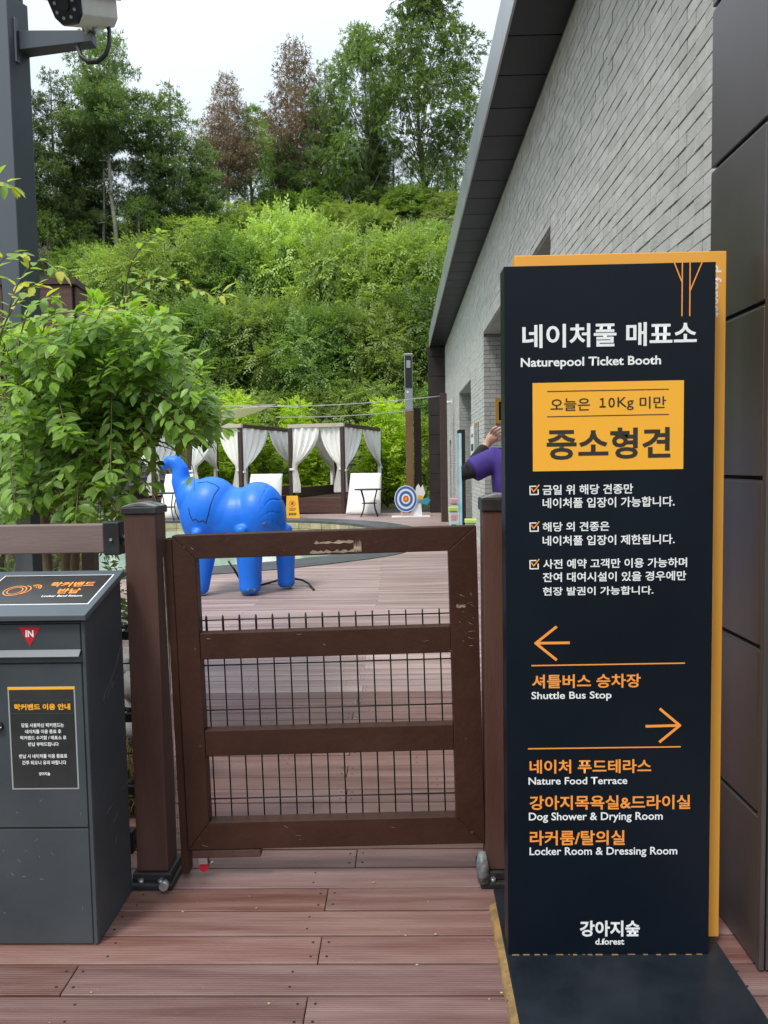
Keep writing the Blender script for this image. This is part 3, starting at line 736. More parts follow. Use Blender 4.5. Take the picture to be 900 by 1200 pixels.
# cables + sail
def cable(pts, label, r=.012):
    o = MB().tube(pts, r, 5).build('cable', M['cable'], None); tag(o, label, 'cable', None)
def sag(a, b, s, n=14): return [a.lerp(b, i/n)-Vector((0, 0, 4*s*(i/n)*(1-i/n))) for i in range(n+1)]
a_, b_ = at(238, 475, Y=20), at(517, 464, Y=18.1); cable(sag(a_, b_, .12), 'upper pale cable strung from the brown post across the pool', .011)
a_, b_ = at(323, 489, Y=21), at(484, 481, Y=22.3); cable(sag(a_, b_, .06), 'lower pale cable tied to the tall lamp post', .013)
a_, b_ = at(60, 478, Y=17), at(323, 474, Y=20); cable(sag(a_, b_, .03), 'pale cable holding the corner of the beige shade sail', .011)
A_, B_, C_ = at(323, 474, Y=20), at(110, 497, Y=15.5), at(165, 510, Y=18)
mb = MB(); n_ = 12
for i in range(n_+1):
    for j in range(n_+1):
        u, v = i/n_, j/n_
        e = B_.lerp(C_, v); p = A_.lerp(e, u); p = p+Vector((0, 0, -.18*math.sin(math.pi*u)*math.sin(math.pi*v)-.1*math.sin(math.pi*u)*(v)))
        mb.v.append(tuple(p))
for i in range(n_):
    for j in range(n_): a = i*(n_+1)+j; mb.f.append((a, a+1, a+n_+2, a+n_+1)); mb.sm.append(True)
o = mb.build('shade_sail', M['sail'], None); tag(o, 'beige triangular shade sail stretched above the cabanas', 'shade sail')
md = o.modifiers.new('thick', 'SOLIDIFY'); md.thickness = .008

# ================================================================ ELEPHANT
EY = 8.35
def ep(px, py, dy=0): 
    v = at(px, py, Y=EY+dy); return v
esc = EY/FPX
def ball_(mb, px, py, dy, rx, ry, rz, rot=0):   # radii in photo px
    c = ep(px, py, dy); n, m = 28, 18; vs = []
    for j in range(m+1):
        for k in range(n):
            a = math.pi*j/m; b = 2*math.pi*k/n
            p = Vector((math.sin(a)*math.cos(b)*rx*esc, math.sin(a)*math.sin(b)*ry*esc, math.cos(a)*rz*esc))
            if rot: p.rotate(Matrix.Rotation(rot, 3, 'Y'))
            vs.append(c+p)
    mb.add(vs, [(j*n+k, j*n+(k+1) % n, (j+1)*n+(k+1) % n, (j+1)*n+k)[::-1] for j in range(m) for k in range(n)], True)
eb = MB()
ball_(eb, 303, 606, 0, 33, 38, 42)
ball_(eb, 282, 608, 0, 44, 36, 37)
ball_(eb, 247, 600, -.02, 36, 35, 42, R(12))
ball_(eb, 262, 604, 0, 40, 35, 36)
ball_(eb, 240, 612, -.02, 26, 29, 27, R(20))
ball_(eb, 226, 584, -.02, 19, 22, 24, R(10))
ball_(eb, 268, 612, 0, 50, 34, 28)
tr_pts = [ep(232, 598, 0), ep(220, 577, 0), ep(212, 562, 0), ep(211, 549, 0), ep(205, 541, 0), ep(198, 540.5, 0), ep(192.5, 547, 0)]
eb.tube(tr_pts, [x*esc for x in (22, 16, 11.5, 9.5, 8.8, 7.2, 5)], 20)
ball_(eb, 192.5, 546.5, 0, 4.6, 4.6, 4.6)
for (px, pt, pb, dy, rt_, rb_) in ((291, 628, 690, -.24, 16, 12.5), (334, 626, 684, .14, 13, 10.5), (243, 628, 694, -.22, 14, 11), (297, 628, 676, .3, 12, 9)):
    y_ = EY+dy; foot = at(px, pb, Z=.0)
    p0 = at(px, pt, Y=y_); base = Vector((p0.x+.0, y_, .02))
    if px == 243: base.x = at(233, 680, Y=y_).x
    eb.tube([p0, p0.lerp(base, .3), p0.lerp(base, .75), base+Vector((0, 0, .04)), base], [rt_*esc, rt_*.93*esc, rb_*esc, rb_*1.02*esc, rb_*.75*esc], 18)
for (px, py, dy) in ((231, 625, -.30), (283, 622, -.34), (336, 620, -.02)): ball_(eb, px, py, dy, 7, 7, 6)
tmp = eb.build('tmp', M['blue'], None)
md = tmp.modifiers.new('r', 'REMESH'); md.mode = 'VOXEL'; md.voxel_size = .012; md.use_smooth_shade = True
md = tmp.modifiers.new('s', 'SMOOTH'); md.factor = .6; md.iterations = 18
eme = eval_mesh(tmp, 'elephant'); bpy.data.objects.remove(tmp)
base_el = ep(270, 690); rc = ep(303, 606)
for v in eme.vertices:      # gathered seams on the rump
    p = v.co; dx = (p.x-rc.x)/esc; dz = (p.z-rc.z)/esc
    if dx > 2 and dz > -30:
        a = math.atan2(dz+4, dx+6); w = min(1, (dx-2)/14)*min(1, (p.z-ep(303, 632).z)/.1+0) if p.z > ep(303, 632).z else 0
        s_ = abs(math.sin(a*9+.9*math.sin(dx*.22+1)))
        v.co = p - v.normal*(.011*w*1.3*(1-s_)**14)
    # shallow seams everywhere: none
for pl in eme.polygons: pl.use_smooth = True
et = thing('inflatable_elephant', 'glossy blue inflatable elephant with raised trunk standing beside the pool', 'inflatable elephant', (base_el.x, EY, 0))
eo = bpy.data.objects.new('body', eme); COL.objects.link(eo); eo.parent = et; eo.matrix_parent_inverse = Matrix.Translation((-base_el.x, -EY, 0))
eme.materials.clear(); eme.materials.append(M['blue'])
bvh = BVHTree.FromPolygons([v.co for v in eme.vertices], [p.vertices[:] for p in eme.polygons])
def eline(pts, r, name, m=M['ink']):
    out = []
    for (a, b) in zip(pts[:-1], pts[1:]):
        n = max(2, int(math.dist(a, b)/1.5))
        for i in range(n): out.append((a[0]+(b[0]-a[0])*i/n, a[1]+(b[1]-a[1])*i/n))
    out.append(pts[-1]); P = []; o0 = Vector((0, 0, EYE))
    for q in out:
        d = (at(*q, Y=8)-o0).normalized(); h = bvh.ray_cast(o0, d)
        if h[0]: P.append(h[0]+h[1]*.001)
    x = MB().tube(P, r, 5).build(name, m, et); x.matrix_parent_inverse = Matrix.Translation((-base_el.x, -EY, 0)); return x
eline([(232, 566), (243, 564.5), (252, 568), (257, 571.5), (251, 580), (246.5, 592), (244, 603), (241, 613), (237.8, 609.5), (233, 611.8), (229, 608), (225.8, 610), (222.5, 603), (221, 595)], .0045, 'ear_line')
h = bvh.ray_cast(Vector((0, 0, EYE)), (at(310, 614, Y=8)-Vector((0, 0, EYE))).normalized())
x = MB().tube([h[0]-h[1]*.01, h[0]+h[1]*.006, h[0]+h[1]*.012], [.02, .02, .012], 12).build('air_valve', M['lid'], et); x.matrix_parent_inverse = Matrix.Translation((-base_el.x, -EY, 0))
for (px, py) in ((285, 694), (291, 692), (298, 692), (340, 687)):
    h = bvh.ray_cast(Vector((0, 0, EYE)), (at(px, py, Y=8)-Vector((0, 0, EYE))).normalized())
    if h[0]: x = MB().ball(h[0], .022, 8, 5, (1, .4, 1)).build('toenail', M['lid'], et); x.matrix_parent_inverse = Matrix.Translation((-base_el.x, -EY, 0))
h0 = [at(268, 658, Z=.25), at(275, 668, Z=.18), at(281, 679, Z=.05), at(300, 687, Z=.012), at(315, 683, Z=.012), at(325, 680, Z=.05), at(340, 677, Z=.09), at(355, 680, Z=.06), at(362, 684, Z=.03), at(368, 691, Z=.012)]
o = MB().tube(h0, .013, 7).build('air_hose', M['rubber'], None); tag(o, 'black rubber hose trailing on the deck by the elephant\'s feet', 'hose')

# ================================================================ FENCE AND GATE
def shoe(px, w, Y, parent, bolt=True):
    MB().box(px-.022, Y-.03, 0, px+w+.022, Y+.15, .022).build('base_shoe', M['black'], parent, bevel=.006)
    MB().box(px-.012, Y-.012, .0225, px+w+.012, Y+.125, .05).build('base_collar', M['black'], parent, bevel=.005)
def gatepost(px, Y, w, H_, label, z1):
    t = thing('gate_post', label, 'post', (0, 0, 0), 0, 'posts either side of the gate')
    MB().box(px, Y, .051, px+w, Y+w, H_).build('shaft', M['post'], t, bevel=.004)
    c = MB(); x0, x1, y0, y1 = px-.006, px+w+.006, Y-.006, Y+w+.006
    c.box(x0, y0, H_, x1, y1, z1-.012); c.build('cap', M['black'], t, bevel=.004)
    c = MB(); n = 8
    vs = [(x0+.002, y0+.002), (x1-.002, y0+.002), (x1-.002, y1-.002), (x0+.002, y1-.002)]; 
    poly = [(x0+.001+(x1-x0-.002)*i/n, z1-.0118+.014*math.sin(math.pi*i/n)) for i in range(n+1)]
    c.prism(poly, 'y', y0+.001, y1-.001); c.build('cap_top', M['capt'], t, bevel=.002)
    shoe(px, w, Y, t)
    for x in (px+.02, px+w-.02):
        MB().tube([(x, Y-.02, .022), (x, Y-.02, .034)], .009, 6).build('bolt', M['steel'], t)
    return t
gp = gatepost(-.905, 2.42, .105, 1.252, 'brown gate post with worn black cap beside the grey return box', 1.288)
MB().tube([(-.80, 2.385, .028), (-.80, 2.365, .028)], .015, 12).build('bolt', M['steel'], gp)
gp2 = gatepost(.264, 2.42, .105, 1.244, 'brown gate post half hidden behind the tall information sign', 1.298)
MB().tube([(.255, 2.40, .02), (.25, 2.41, .075), (.252, 2.43, .11)], [.02, .022, .012], 10).build('metal_weld', M['capt'], gp2)

g = thing('gate', 'brown painted wooden gate with two mid rails and black wire mesh', 'gate', (-.739, 2.45, .107)); g.rotation_euler = (0, R(-1.05), 0)
GW, GH, T = 1.003, 1.07, .05; SL, SRt, TR_, BR_ = .075, .094, .08, .095
MB().prism([(0, 0), (SL, BR_), (SL, GH-TR_), (0, GH)], 'y', 0, T).build('stile', M['gate'], g, bevel=.0025)
MB().prism([(GW, 0), (GW, GH), (GW-SRt, GH-TR_), (GW-SRt, BR_)], 'y', 0, T).build('stile', M['gate'], g, bevel=.0025)
MB().prism([(0, GH+.0005), (SL, GH-TR_+.0005), (GW-SRt, GH-TR_+.0005), (GW, GH+.0005)], 'y', .0008, T).build('top_rail', M['gate'], g, bevel=.0025)
MB().prism([(0, -.0005), (GW, -.0005), (GW-SRt, BR_-.0005), (SL, BR_-.0005)], 'y', .0008, T).build('bottom_rail', M['gate'], g, bevel=.0025)
for (z0, z1) in ((.652, .741), (.322, .41)): MB().box(SL+.0005, .003, z0, GW-SRt-.0005, T-.003, z1).build('mid_rail', M['gate'], g, bevel=.0025)
def wire_panel(parent, x0, x1, z0, ztop, ytop, dx=.0565, dz=.155, phase=.012, name='wire'):
    mb = MB(); x = x0+phase
    mb.tube([(0, 0, z0), (0, 0, ztop-.01), (0, .001, ztop+.006), (0, .006, ztop+.013), (0, .012, ztop+.006), (0, .014, ztop-.05)], .0025, 6)
    vm = mb.mesh('vertical_wire', M['wire'])
    while x < x1:
        o1 = bpy.data.objects.new('vertical_wire', vm); COL.objects.link(o1); o1.parent = parent; o1.location = (x, ytop, 0)
        x += dx
    z = ztop
    while z > z0:
        o2 = MB().tube([(x0, -.0045, z), (x1, -.0045, z)], .0025, 5).build('horizontal_wire', M['wire'], parent); o2.location.y = ytop
        z -= dz
o_ztop = .786-.012
wire_panel(g, SL-.03, GW-SRt+.03, .09, .775, T+.004, phase=.028+.012)
# separate verticals as countable wires is cheap enough to keep joined; hinge-side strip and caster
MB().box(-.030, .012, -.09, -.004, .06, GH-.01).build('hinge_strip', M['gate'], g, bevel=.003)
MB().tube([(-.0355, .012, .0), (-.0352, .012, .5), (-.0355, .012, 1.0)], .0016, 5).build('worn_edge', M['peel'], g)
MB().box(.01, .004, -.032, .245, .044, -.003).build('caster_bracket', M['post'], g, bevel=.004)
cw = MB().tube([(.045, .018, -.07), (.045, .038, -.07)], .016, 16).build('caster_wheel', M['red'], g)
MB().box(.03, .012, -.056, .06, .0165, -.033).build('caster_fork', M['steel'], g)
MB().box(.03, .0395, -.075, .06, .044, -.033).build('caster_fork', M['steel'], g)
MB().tube([(.062, .02, -.062), (.078, .02, -.05), (.074, .03, -.062)], .005, 6).build('caster_lever', M['steel'], g)
# peeled paint patches on the top rail (thin ragged flakes)
def ragged(x0, x1, z0, z1, seed, y=-.0004):
    rr = random.Random(seed); n = 16; top = []; bot = []
    for i in range(n+1):
        x = x0+(x1-x0)*i/n; top.append((x, z1-rr.random()*(z1-z0)*.7)); bot.append((x, z0+rr.random()*(z1-z0)*.25))
    mb = MB(); vs = [(x, y, z) for x, z in bot]+[(x, y, z) for x, z in top]
    mb.add(vs, [(i, i+1, n+2+i, n+1+i) for i in range(n)]); return mb
for s_, (x0, x1, z0, z1) in enumerate(((.455, .60, GH-TR_+.004, GH-TR_+.022), (.60, .625, GH-TR_+.004, GH-TR_+.05), (.47, .6, GH-TR_+.036, GH-TR_+.05))):
    ragged(x0, x1, z0, z1, s_).build('peeled_paint', M['peel'], g)
ragged(.93, .96, .80, .815, 9).build('peeled_paint', M['peel'], g)

# left fence run with rail and mesh
lf = thing('fence', 'faded brown fence rail with black end bracket left of the gate', 'fence', (0, 2.45, 0))
MB().box(-3.2, 0, 1.123, -.985, .05, 1.219).build('top_rail', M['rail'], lf, bevel=.004)
MB().box(-.984, -.006, 1.116, -.93, .056, 1.226).build('end_bracket', M['black'], lf, bevel=.004)
MB().tube([(-.957, -.006, 1.168), (-.957, -.012, 1.168)], .005, 10).build('screw_head', M['steel'], lf)
MB().tube([(-.93, .02, 1.175), (-.906, .02, 1.172)], .009, 10).build('hinge_bolt', M['steel'], lf)
MB().box(-.932, .01, 1.15, -.908, .05, 1.162).build('hinge_plate', M['black'], lf)
MB().box(-3.2, 0.005, .09, -.93, .045, .17).build('bottom_rail', M['black'], lf, bevel=.004)
for z in (.83, .55, .3):
    MB().box(-.94, .0, z, -.905, .04, z+.03).build('bracket', M['black'], lf, bevel=.003)
    MB().tube([(-.95, -.004, z+.05), (-.915, -.004, z+.045)], .008, 8).build('bracket_bolt', M['black'], lf)
wire_panel(lf, -3.2, -.92, .1, .9, .03, phase=.02)
fp = at(106, 660, Y=3.6)
o = MB().box(fp.x-.03, 3.57, 0, fp.x+.03, 3.63, 1.13).build('stake_post', M['darkwood'], None); tag(o, 'short dark brown post in the planting bed behind the rail', 'post')

mb = MB(); random.seed(14)
for i in range(70):
    x, y = random.uniform(-1.0, .25), random.uniform(1.6, 2.9) if i < 45 else random.uniform(3, 6); s_ = random.uniform(.0012, .0042); mb.ball((x, y, .002), s_, 5, 3, (1.5, 1, .5))
tag(mb.build('debris', M['stem_green'], None, kind='stuff'), 'tiny pale crumbs and seeds scattered on the deck', 'debris')
mb = MB()
for (x, z) in ((.06, .69), (.06, .36), (.95, .69), (.95, .36), (.04, 1.03), (.04, .04), (.96, 1.03), (.96, .04)): mb.tube([(x, .0005, z), (x, -.0015, z)], .0045, 10)
mb.build('screw', M['post'], g, kind='stuff')
mb = MB(); random.seed(6)
for i in range(26):
    x, z = (random.uniform(.925, .99), random.uniform(.62, .9)) if i < 12 else (random.uniform(.02, .98), random.choice((random.uniform(GH-.07, GH-.01), random.uniform(.01, .08), random.uniform(.66, .73))))
    L2 = random.uniform(.004, .022); a = random.uniform(-.9, .2); mb.tube([(x, -.0001, z), (x+L2*math.cos(a), -.0001, z+L2*math.sin(a))], random.uniform(.0003, .0008), 4)
mb.build('scratch', M['peel'], g, kind='stuff')
# ================================================================ RETURN BOX
bx = thing('return_box', 'blue grey metal return box with sloping lid, orange printed placard and IN slot', 'box', (-1.09, 2.25, 0))
def bp(mbx, name, m, **kw):
    o = mbx.build(name, m, None, **kw); o.parent = bx; o.matrix_parent_inverse = Matrix.Translation((1.09, -2.25, 0)); return o
X0, X1, Y0, Y1, ZF, ZB = -1.30, -.912, 2.108, 2.392, .985, 1.062
bp(MB().prism([(Y0+.004, .0), (Y1, .0), (Y1, ZB-.012), (Y0+.004, ZF-.012)], 'x', X0, X1), 'body', M['box'], bevel=.0035)
# front skin pieces stand proud, leaving dark reveal lines
fr_ = lambda x0, x1, z0, z1, n_, m=M['box']: bp(MB().box(x0, Y0, z0, x1, Y0+.0038, z1), n_, m, bevel=.0012)
bp(MB().box(X0+.004, Y0+.0025, .35, X1-.012, Y0+.0045, .97), 'reveal', M['groove'])
XR = -.927
fr_(X0+.01, XR, .006, .3535, 'lower_panel')
dr = fr_(X0+.01, XR+.0, .3595, .842, 'door')
fr_(XR+.004, X1-.001, .004, ZF-.02, 'corner_strip')
fr_(X0+.01, XR+.003, .8475, .868, 'cross_strip')
fr_(X0+.01, XR+.003, .962, ZF-.02, 'upper_strip')
dw = fr_(X0+.01, XR, .885, .958, 'drawer')
bp(MB().prism([(Y0+.001, .885), (Y0-.016, .868), (Y0-.012, .864), (Y0+.003, .878)], 'x', X0+.01, XR), 'drawer_lip', M['lid'])
lidn = Vector((0, -(ZB-ZF), (Y1-Y0))).normalized()
tfl = Matrix.Translation((0, Y0, ZF))
sl_ = math.atan2(ZB-ZF, Y1-Y0)
TF = Matrix.Translation((0, Y0, ZF)) @ Matrix.Rotation(sl_, 4, 'X'); LL = math.hypot(ZB-ZF, Y1-Y0)
bp(MB().box(X0-.01, -.022, -.008, X1+.012, LL+.008, .010, TF), 'lid', M['lid'], bevel=.003)
p0 = TF @ Vector((0, 0, .0102)); PL = (p0, lidn)
a, b = at_plane(17, 675, *PL), at_plane(103, 708, *PL); c2 = at_plane(133, 674.6, *PL)
def lq(x0, y0, x1, y1, h, n_, m):
    TI = TF.inverted(); 
    o = bp(MB().box(x0, y0, .0102, x1, y1, .0102+h, TF), n_, m); return o
TI = TF.inverted(); lb = TI @ a; rf = TI @ b; 
lq(X0+.03, rf.y, c2.x-.0, lb.y, .0008, 'placard_margin', M['white'])
lq(X0+.034, rf.y+.004, c2.x-.004, lb.y-.004, .0014, 'placard', M['notice'])
PT = (TF @ Vector((0, 0, .0118)), lidn)
def btext(o): o.parent = bx; o.matrix_parent_inverse = Matrix.Translation((1.09, -2.25, 0)); return o
btext(lettering('라커밴드', (52, 0), (0, 0), M['otext'], None, Y=2) if False else lettering('IN', (29.8, 738.5), (39.5, 746.5), M['white'], None, Y=Y0-.0012, bold=.03))
bp(MB().prism([(at(22, 735, Y=Y0).x, at(22, 735, Y=Y0).z), (at(47.3, 735, Y=Y0).x, at(47.3, 735, Y=Y0).z), (at(35.2, 757.5, Y=Y0).x, at(35, 757.5, Y=Y0).z)], 'y', Y0-.001, Y0-.0002), 'triangle', M['red'])
def ltxt(body, bl, tr, m, bold):
    a, b = at_plane(*bl, *PT), at_plane(*tr, *PT)
    # lettering() wants top-left and bottom-right in photo space: build directly
    c = bpy.data.curves.new('t', 'FONT'); c.body = body; c.offset = bold; c.resolution_u = 3; c.shear = 0
    o = bpy.data.objects.new('t', c); COL.objects.link(o); bpy.context.view_layer.update(); me = eval_mesh(o, 'lettering'); bpy.data.objects.remove(o)
    xs_ = [v.co.x for v in me.vertices]; ys_ = [v.co.y for v in me.vertices]; x0, x1, y0, y1 = min(xs_), max(xs_), min(ys_), max(ys_)
    for v in me.vertices:
        u, w = (v.co.x-x0)/(x1-x0), (v.co.y-y0)/(y1-y0); v.co = Vector((a.x+u*(b.x-a.x), a.y+w*(b.y-a.y), a.z+w*(b.z-a.z)))+lidn*.0004
    me.materials.clear(); me.materials.append(m); ob = bpy.data.objects.new('lettering', me); COL.objects.link(ob); btext(ob)
ltxt('락커밴드', (57.5, 687.8), (113.8, 681.6), M['otext'], .03)
ltxt('반납', (65, 695.6), (96.5, 689.4), M['otext'], .03)
ltxt('Locker Band Return', (48, 699.7), (97.4, 697), M['white'], .02)
def lring(cx, cy, rx, ry, w, m=M['otext'], a0=0, a1=360):
    c = TI @ at_plane(cx, cy, *PT); q = 36; mb = MB()
    for i in range(q):
        t0, t1 = R(a0+(a1-a0)*i/q), R(a0+(a1-a0)*(i+1)/q)
        mb.quad(*[TF @ Vector((c.x+math.cos(t_)*rx*k_, c.y+math.sin(t_)*ry*k_, .0124)) for t_, k_ in ((t0, 1-w), (t0, 1), (t1, 1), (t1, 1-w))])
    bp(mb, 'ring_symbol', m)
lring(17.5, 692.5, .034, .036, .1); lring(17.5, 692.5, .0235, .026, .12); lring(24.5, 691.5, .03, .032, .1, a0=-80, a1=80)
for r_ in (.007, .014, .021): lring(40.5, 689, r_, r_*1.1, .3 if r_ < .01 else .18, a0=-20, a1=130)
mb = MB(); random.seed(19)
for i in range(9):
    y, z = random.uniform(Y0+.03, Y1-.05), random.uniform(.15, .9); a = random.uniform(.2, 1.2); L2 = random.uniform(.03, .11); cv = random.uniform(-.5, .5)
    mb.tube([(X1-.0001, y+L2*t_*math.cos(a+cv*t_), z+L2*t_*math.sin(a+cv*t_)) for t_ in (0, .33, .66, 1)], .0003, 4)
for i in range(14):
    x, z = random.uniform(X0+.1, XR-.01), random.choice((random.uniform(.02, .12), random.uniform(.2, .34), random.uniform(.37, .45))); mb.tube([(x, Y0-.00005, z), (x+random.uniform(-.012, .012), Y0-.00005, z+random.uniform(0, .012))], .0003, 4)
bp(mb, 'scratch', M['foil'], kind='stuff')
# notice on the door
na, nb, nc = at(9.4, 805, Y=Y0), at(92.5, 924.5, Y=Y0), at(88, 805, Y=Y0)
nx0, nx1, nz0, nz1 = (na.x+at(14, 925, Y=Y0).x)/2, (nb.x+nc.x)/2, nb.z, na.z
bp(MB().box(nx0, Y0-.0006, nz0, nx1, Y0-.0001, nz1), 'notice_margin', M['foil'])
bp(MB().box(nx0+.004, Y0-.0011, nz0+.004, nx1-.004, Y0-.0005, nz1-.009), 'notice', M['notice'])
bp(MB().box(nx0+.001, Y0-.0012, nz1-.0085, nx1-.001, Y0-.0005, nz1-.001), 'notice_strip', M['card'])
for s_, tl, br, m, bo in (('락커밴드 이용 안내', (16.6, 825), (82.5, 831.6), M['card'], .035),
        ('당일 사용하신 락커밴드는', (25, 847.5), (75, 852), M['white'], .02), ('네이처풀 이용 종료 후', (29.4, 855), (72, 859.4), M['white'], .02),
        ('락커밴드 수거함 / 매표소 로', (23.8, 862.3), (78, 866.5), M['white'], .02), ('반납 부탁드립니다', (33, 869.8), (69, 874.2), M['white'], .02),
        ('반납 시 네이처풀 이용 종료로', (22.5, 883.8), (79, 888.2), M['white'], .02), ('간주 되오니 유의 바랍니다', (26, 891.3), (77.8, 895.8), M['white'], .02),
        ('강아지숲', (45.6, 904.8), (59, 908.6), M['white'], .03)):
    btext(lettering(s_, tl, br, m, None, Y=Y0-.0012, bold=bo))
for yy in (820.5, 836): btext(strokes([((13, yy), (86, yy-.3))], .0006, Y0-.0012, M['lid'], None, 'notice_rule'))
lk = at(-1, 851, Y=Y0); bp(MB().tube([(lk.x, Y0+.001, lk.z), (lk.x, Y0-.01, lk.z)], .0135, 20), 'lock', M['rubber']); bp(MB().box(lk.x-.001, Y0-.0105, lk.z-.001, lk.x+.012, Y0-.01, lk.z+.001), 'lock_mark', M['white'])

# ================================================================ INFORMATION SIGN
sg = thing('information_sign', 'tall navy information sign with Korean directions and orange backing panel', 'sign', (0, 0, 0))
SY = 2.033; SX0, SX1 = .2815, .8385; ST = 1.918
MB().box(SX0, SY, .021, SX1, SY+.075, ST).build('front_panel', M['sign'], sg, bevel=.0015)
MB().box(.322, SY+.0765, .021, .8985, SY+.125, 1.966).build('backing_panel', M['orange'], sg, bevel=.002)
MB().prism([(.262, 1.0), (.886, 1.0), (.884, 2.36), (.28, 2.36)], 'z', .012, .0205).build('base_plate', M['plate'], sg, bevel=.002)
eb_ = MB(); random.seed(8)
npt = 60; vs = []
for i in range(npt+1):
    y = 1.0+(2.29-1.0)*i/npt; w = .019+.004*noise.noise(Vector((y*14, 0, 0))); xx = .262+(y-1.0)*.0132
    vs += [(xx-w-.004, y, .001), (xx-w, y, .009), (xx-.0008, y, .0185), (xx+.0, y, .0125)]
eb_.add(vs, [(i*4+k, i*4+k+1, i*4+k+5, i*4+k+4) for i in range(npt) for k in range(3)]+[(0, 1, 2, 3)[::-1], (npt*4, npt*4+1, npt*4+2, npt*4+3)])
eb_.build('rusty_edge', M['rust'], sg)
rr = MB(); random.seed(2); x = SX0+.01
while x < SX1-.02:
    w = random.uniform(.006, .03); rr.box(x, SY-.002-random.random()*.003, .0207, x+w*.7, SY-.0003, .0215+random.random()*.001); x += w+random.uniform(.0, .02)
rr.build('rust_seam', M['rust'], sg)
TX = lambda s_, tl, br, m, bo=.018, Y=SY, rot=False: lettering(s_, tl, br, m, sg, Y=Y, bold=bo, rot=rot)
Wt, Ot, Bt = M['white'], M['otext'], M['btext']
TX('네이처풀 매표소', (612, 380.6), (816.4, 404.2), Wt, .022)
TX('Naturepool Ticket Booth', (610.2, 419.7), (774.5, 430.2), Wt, .022)
c1, c2_ = at(624, 449, Y=SY), at(800.5, 549.5, Y=SY)
MB().box(c1.x, SY-.0012, c2_.z, c2_.x, SY-.0002, c1.z).build('orange_card', M['card'], sg)
CYc = SY-.0012
flat_line((641, 458.8), (783.7, 456), .0022, CYc, Bt, sg, 'rule'); flat_line((641, 488.4), (783.7, 485.5), .0022, CYc, Bt, sg, 'rule')
TX('오늘은', (645, 467.2), (691.5, 481), Bt, .012, CYc)
lettering('１０', (702.5, 466.2), (720.5, 477.6), Bt, sg, Y=CYc, bold=.03, sp=.68); TX('Kg', (723.5, 465.5), (742.5, 480.5), Bt, .006, CYc); TX('미만', (749.5, 464.8), (780.5, 478.4), Bt, .012, CYc)
TX('중소형견', (640.4, 502.5), (785.5, 536.7), Bt, .026, CYc)
for s_, tl, br in (('금일 위 해당 견종만', (635.8, 568.4), (741.8, 578.4)), ('네이처풀 입장이 가능합니다.', (635.8, 583.7), (790.5, 593.3)),
        ('해당 외 견종은', (635.8, 612), (714, 622)), ('네이처풀 입장이 제한됩니다.', (635.8, 628), (790.5, 637.4)),
        ('사전 예약 고객만 이용 가능하며', (636.5, 655.5), (805, 664.4)), ('잔여 대여시설이 있을 경우에만', (636, 671), (804, 680)), ('현장 발권이 가능합니다.', (636, 688), (765.6, 696.4))):
    TX(s_, tl, br, Wt, .018)
for y in (569, 612, 656):
    strokes([((621, y+1), (628, y+.8)), ((621, y+1), (621.2, y+10.5)), ((621.2, y+10.5), (630.6, y+10.3)), ((630.6, y+10.3), (630.5, y+5))], .0032, SY, Wt, sg, 'check_box')
    strokes([((622.8, y+3.5), (625.4, y+7.2)), ((625.4, y+7.2), (631.6, y-.6))], .0034, SY-.0006, Ot, sg, 'tick')
strokes([((627.8, 753.7), (666.5, 753.2)), ((627.8, 753.7), (651.5, 734.8)), ((627.8, 753.7), (651.5, 772.8))], .0072, SY, Ot, sg, 'left_arrow')
strokes([((757.5, 851), (796.5, 850)), ((796.5, 850), (773.8, 831)), ((796.5, 850), (773.2, 869))], .0072, SY, Ot, sg, 'right_arrow')
flat_line((622.7, 780), (802.6, 777), .0035, SY, Ot, sg, 'rule'); flat_line((618.6, 877.4), (797.6, 875), .0035, SY, Ot, sg, 'rule')
for s_, tl, br, m, bo in (('셔틀버스 승차장', (623.4, 790.7), (750.7, 805.5), Ot, .02), ('Shuttle Bus Stop', (622.7, 810.8), (716.5, 821), Wt, .014),
        ('네이처 푸드테라스', (620.5, 890.5), (763, 905.6), Ot, .02), ('Nature Food Terrace', (619.3, 911), (735, 918.7), Wt, .014),
        ('강아지목욕실&드라이실', (620.5, 932.5), (808.6, 948), Ot, .02), ('Dog Shower & Drying Room', (619.7, 952.2), (776.5, 963.3), Wt, .014),
        ('라커룸/탈의실', (620.8, 973.4), (732, 990.2), Ot, .02), ('Locker Room & Dressing Room', (620.5, 993), (793.5, 1004), Wt, .014),
        ('강아지숲', (679.4, 1078.8), (749.6, 1097.3), Wt, .03), ('d.forest', (697.5, 1099.5), (731.5, 1106.9), Wt, .025)):
    TX(s_, tl, br, m, bo)
strokes([((799.6, 306), (799, 370)), ((808.6, 306), (808.1, 370)), ((789.3, 306), (799.2, 331)), ((823.6, 305), (808.4, 341))], .0032, SY, Ot, sg, 'tree_emblem')
TX('d.forest', (833.5, 311), (845, 372), M['white'], .015, SY+.0765, rot=True)

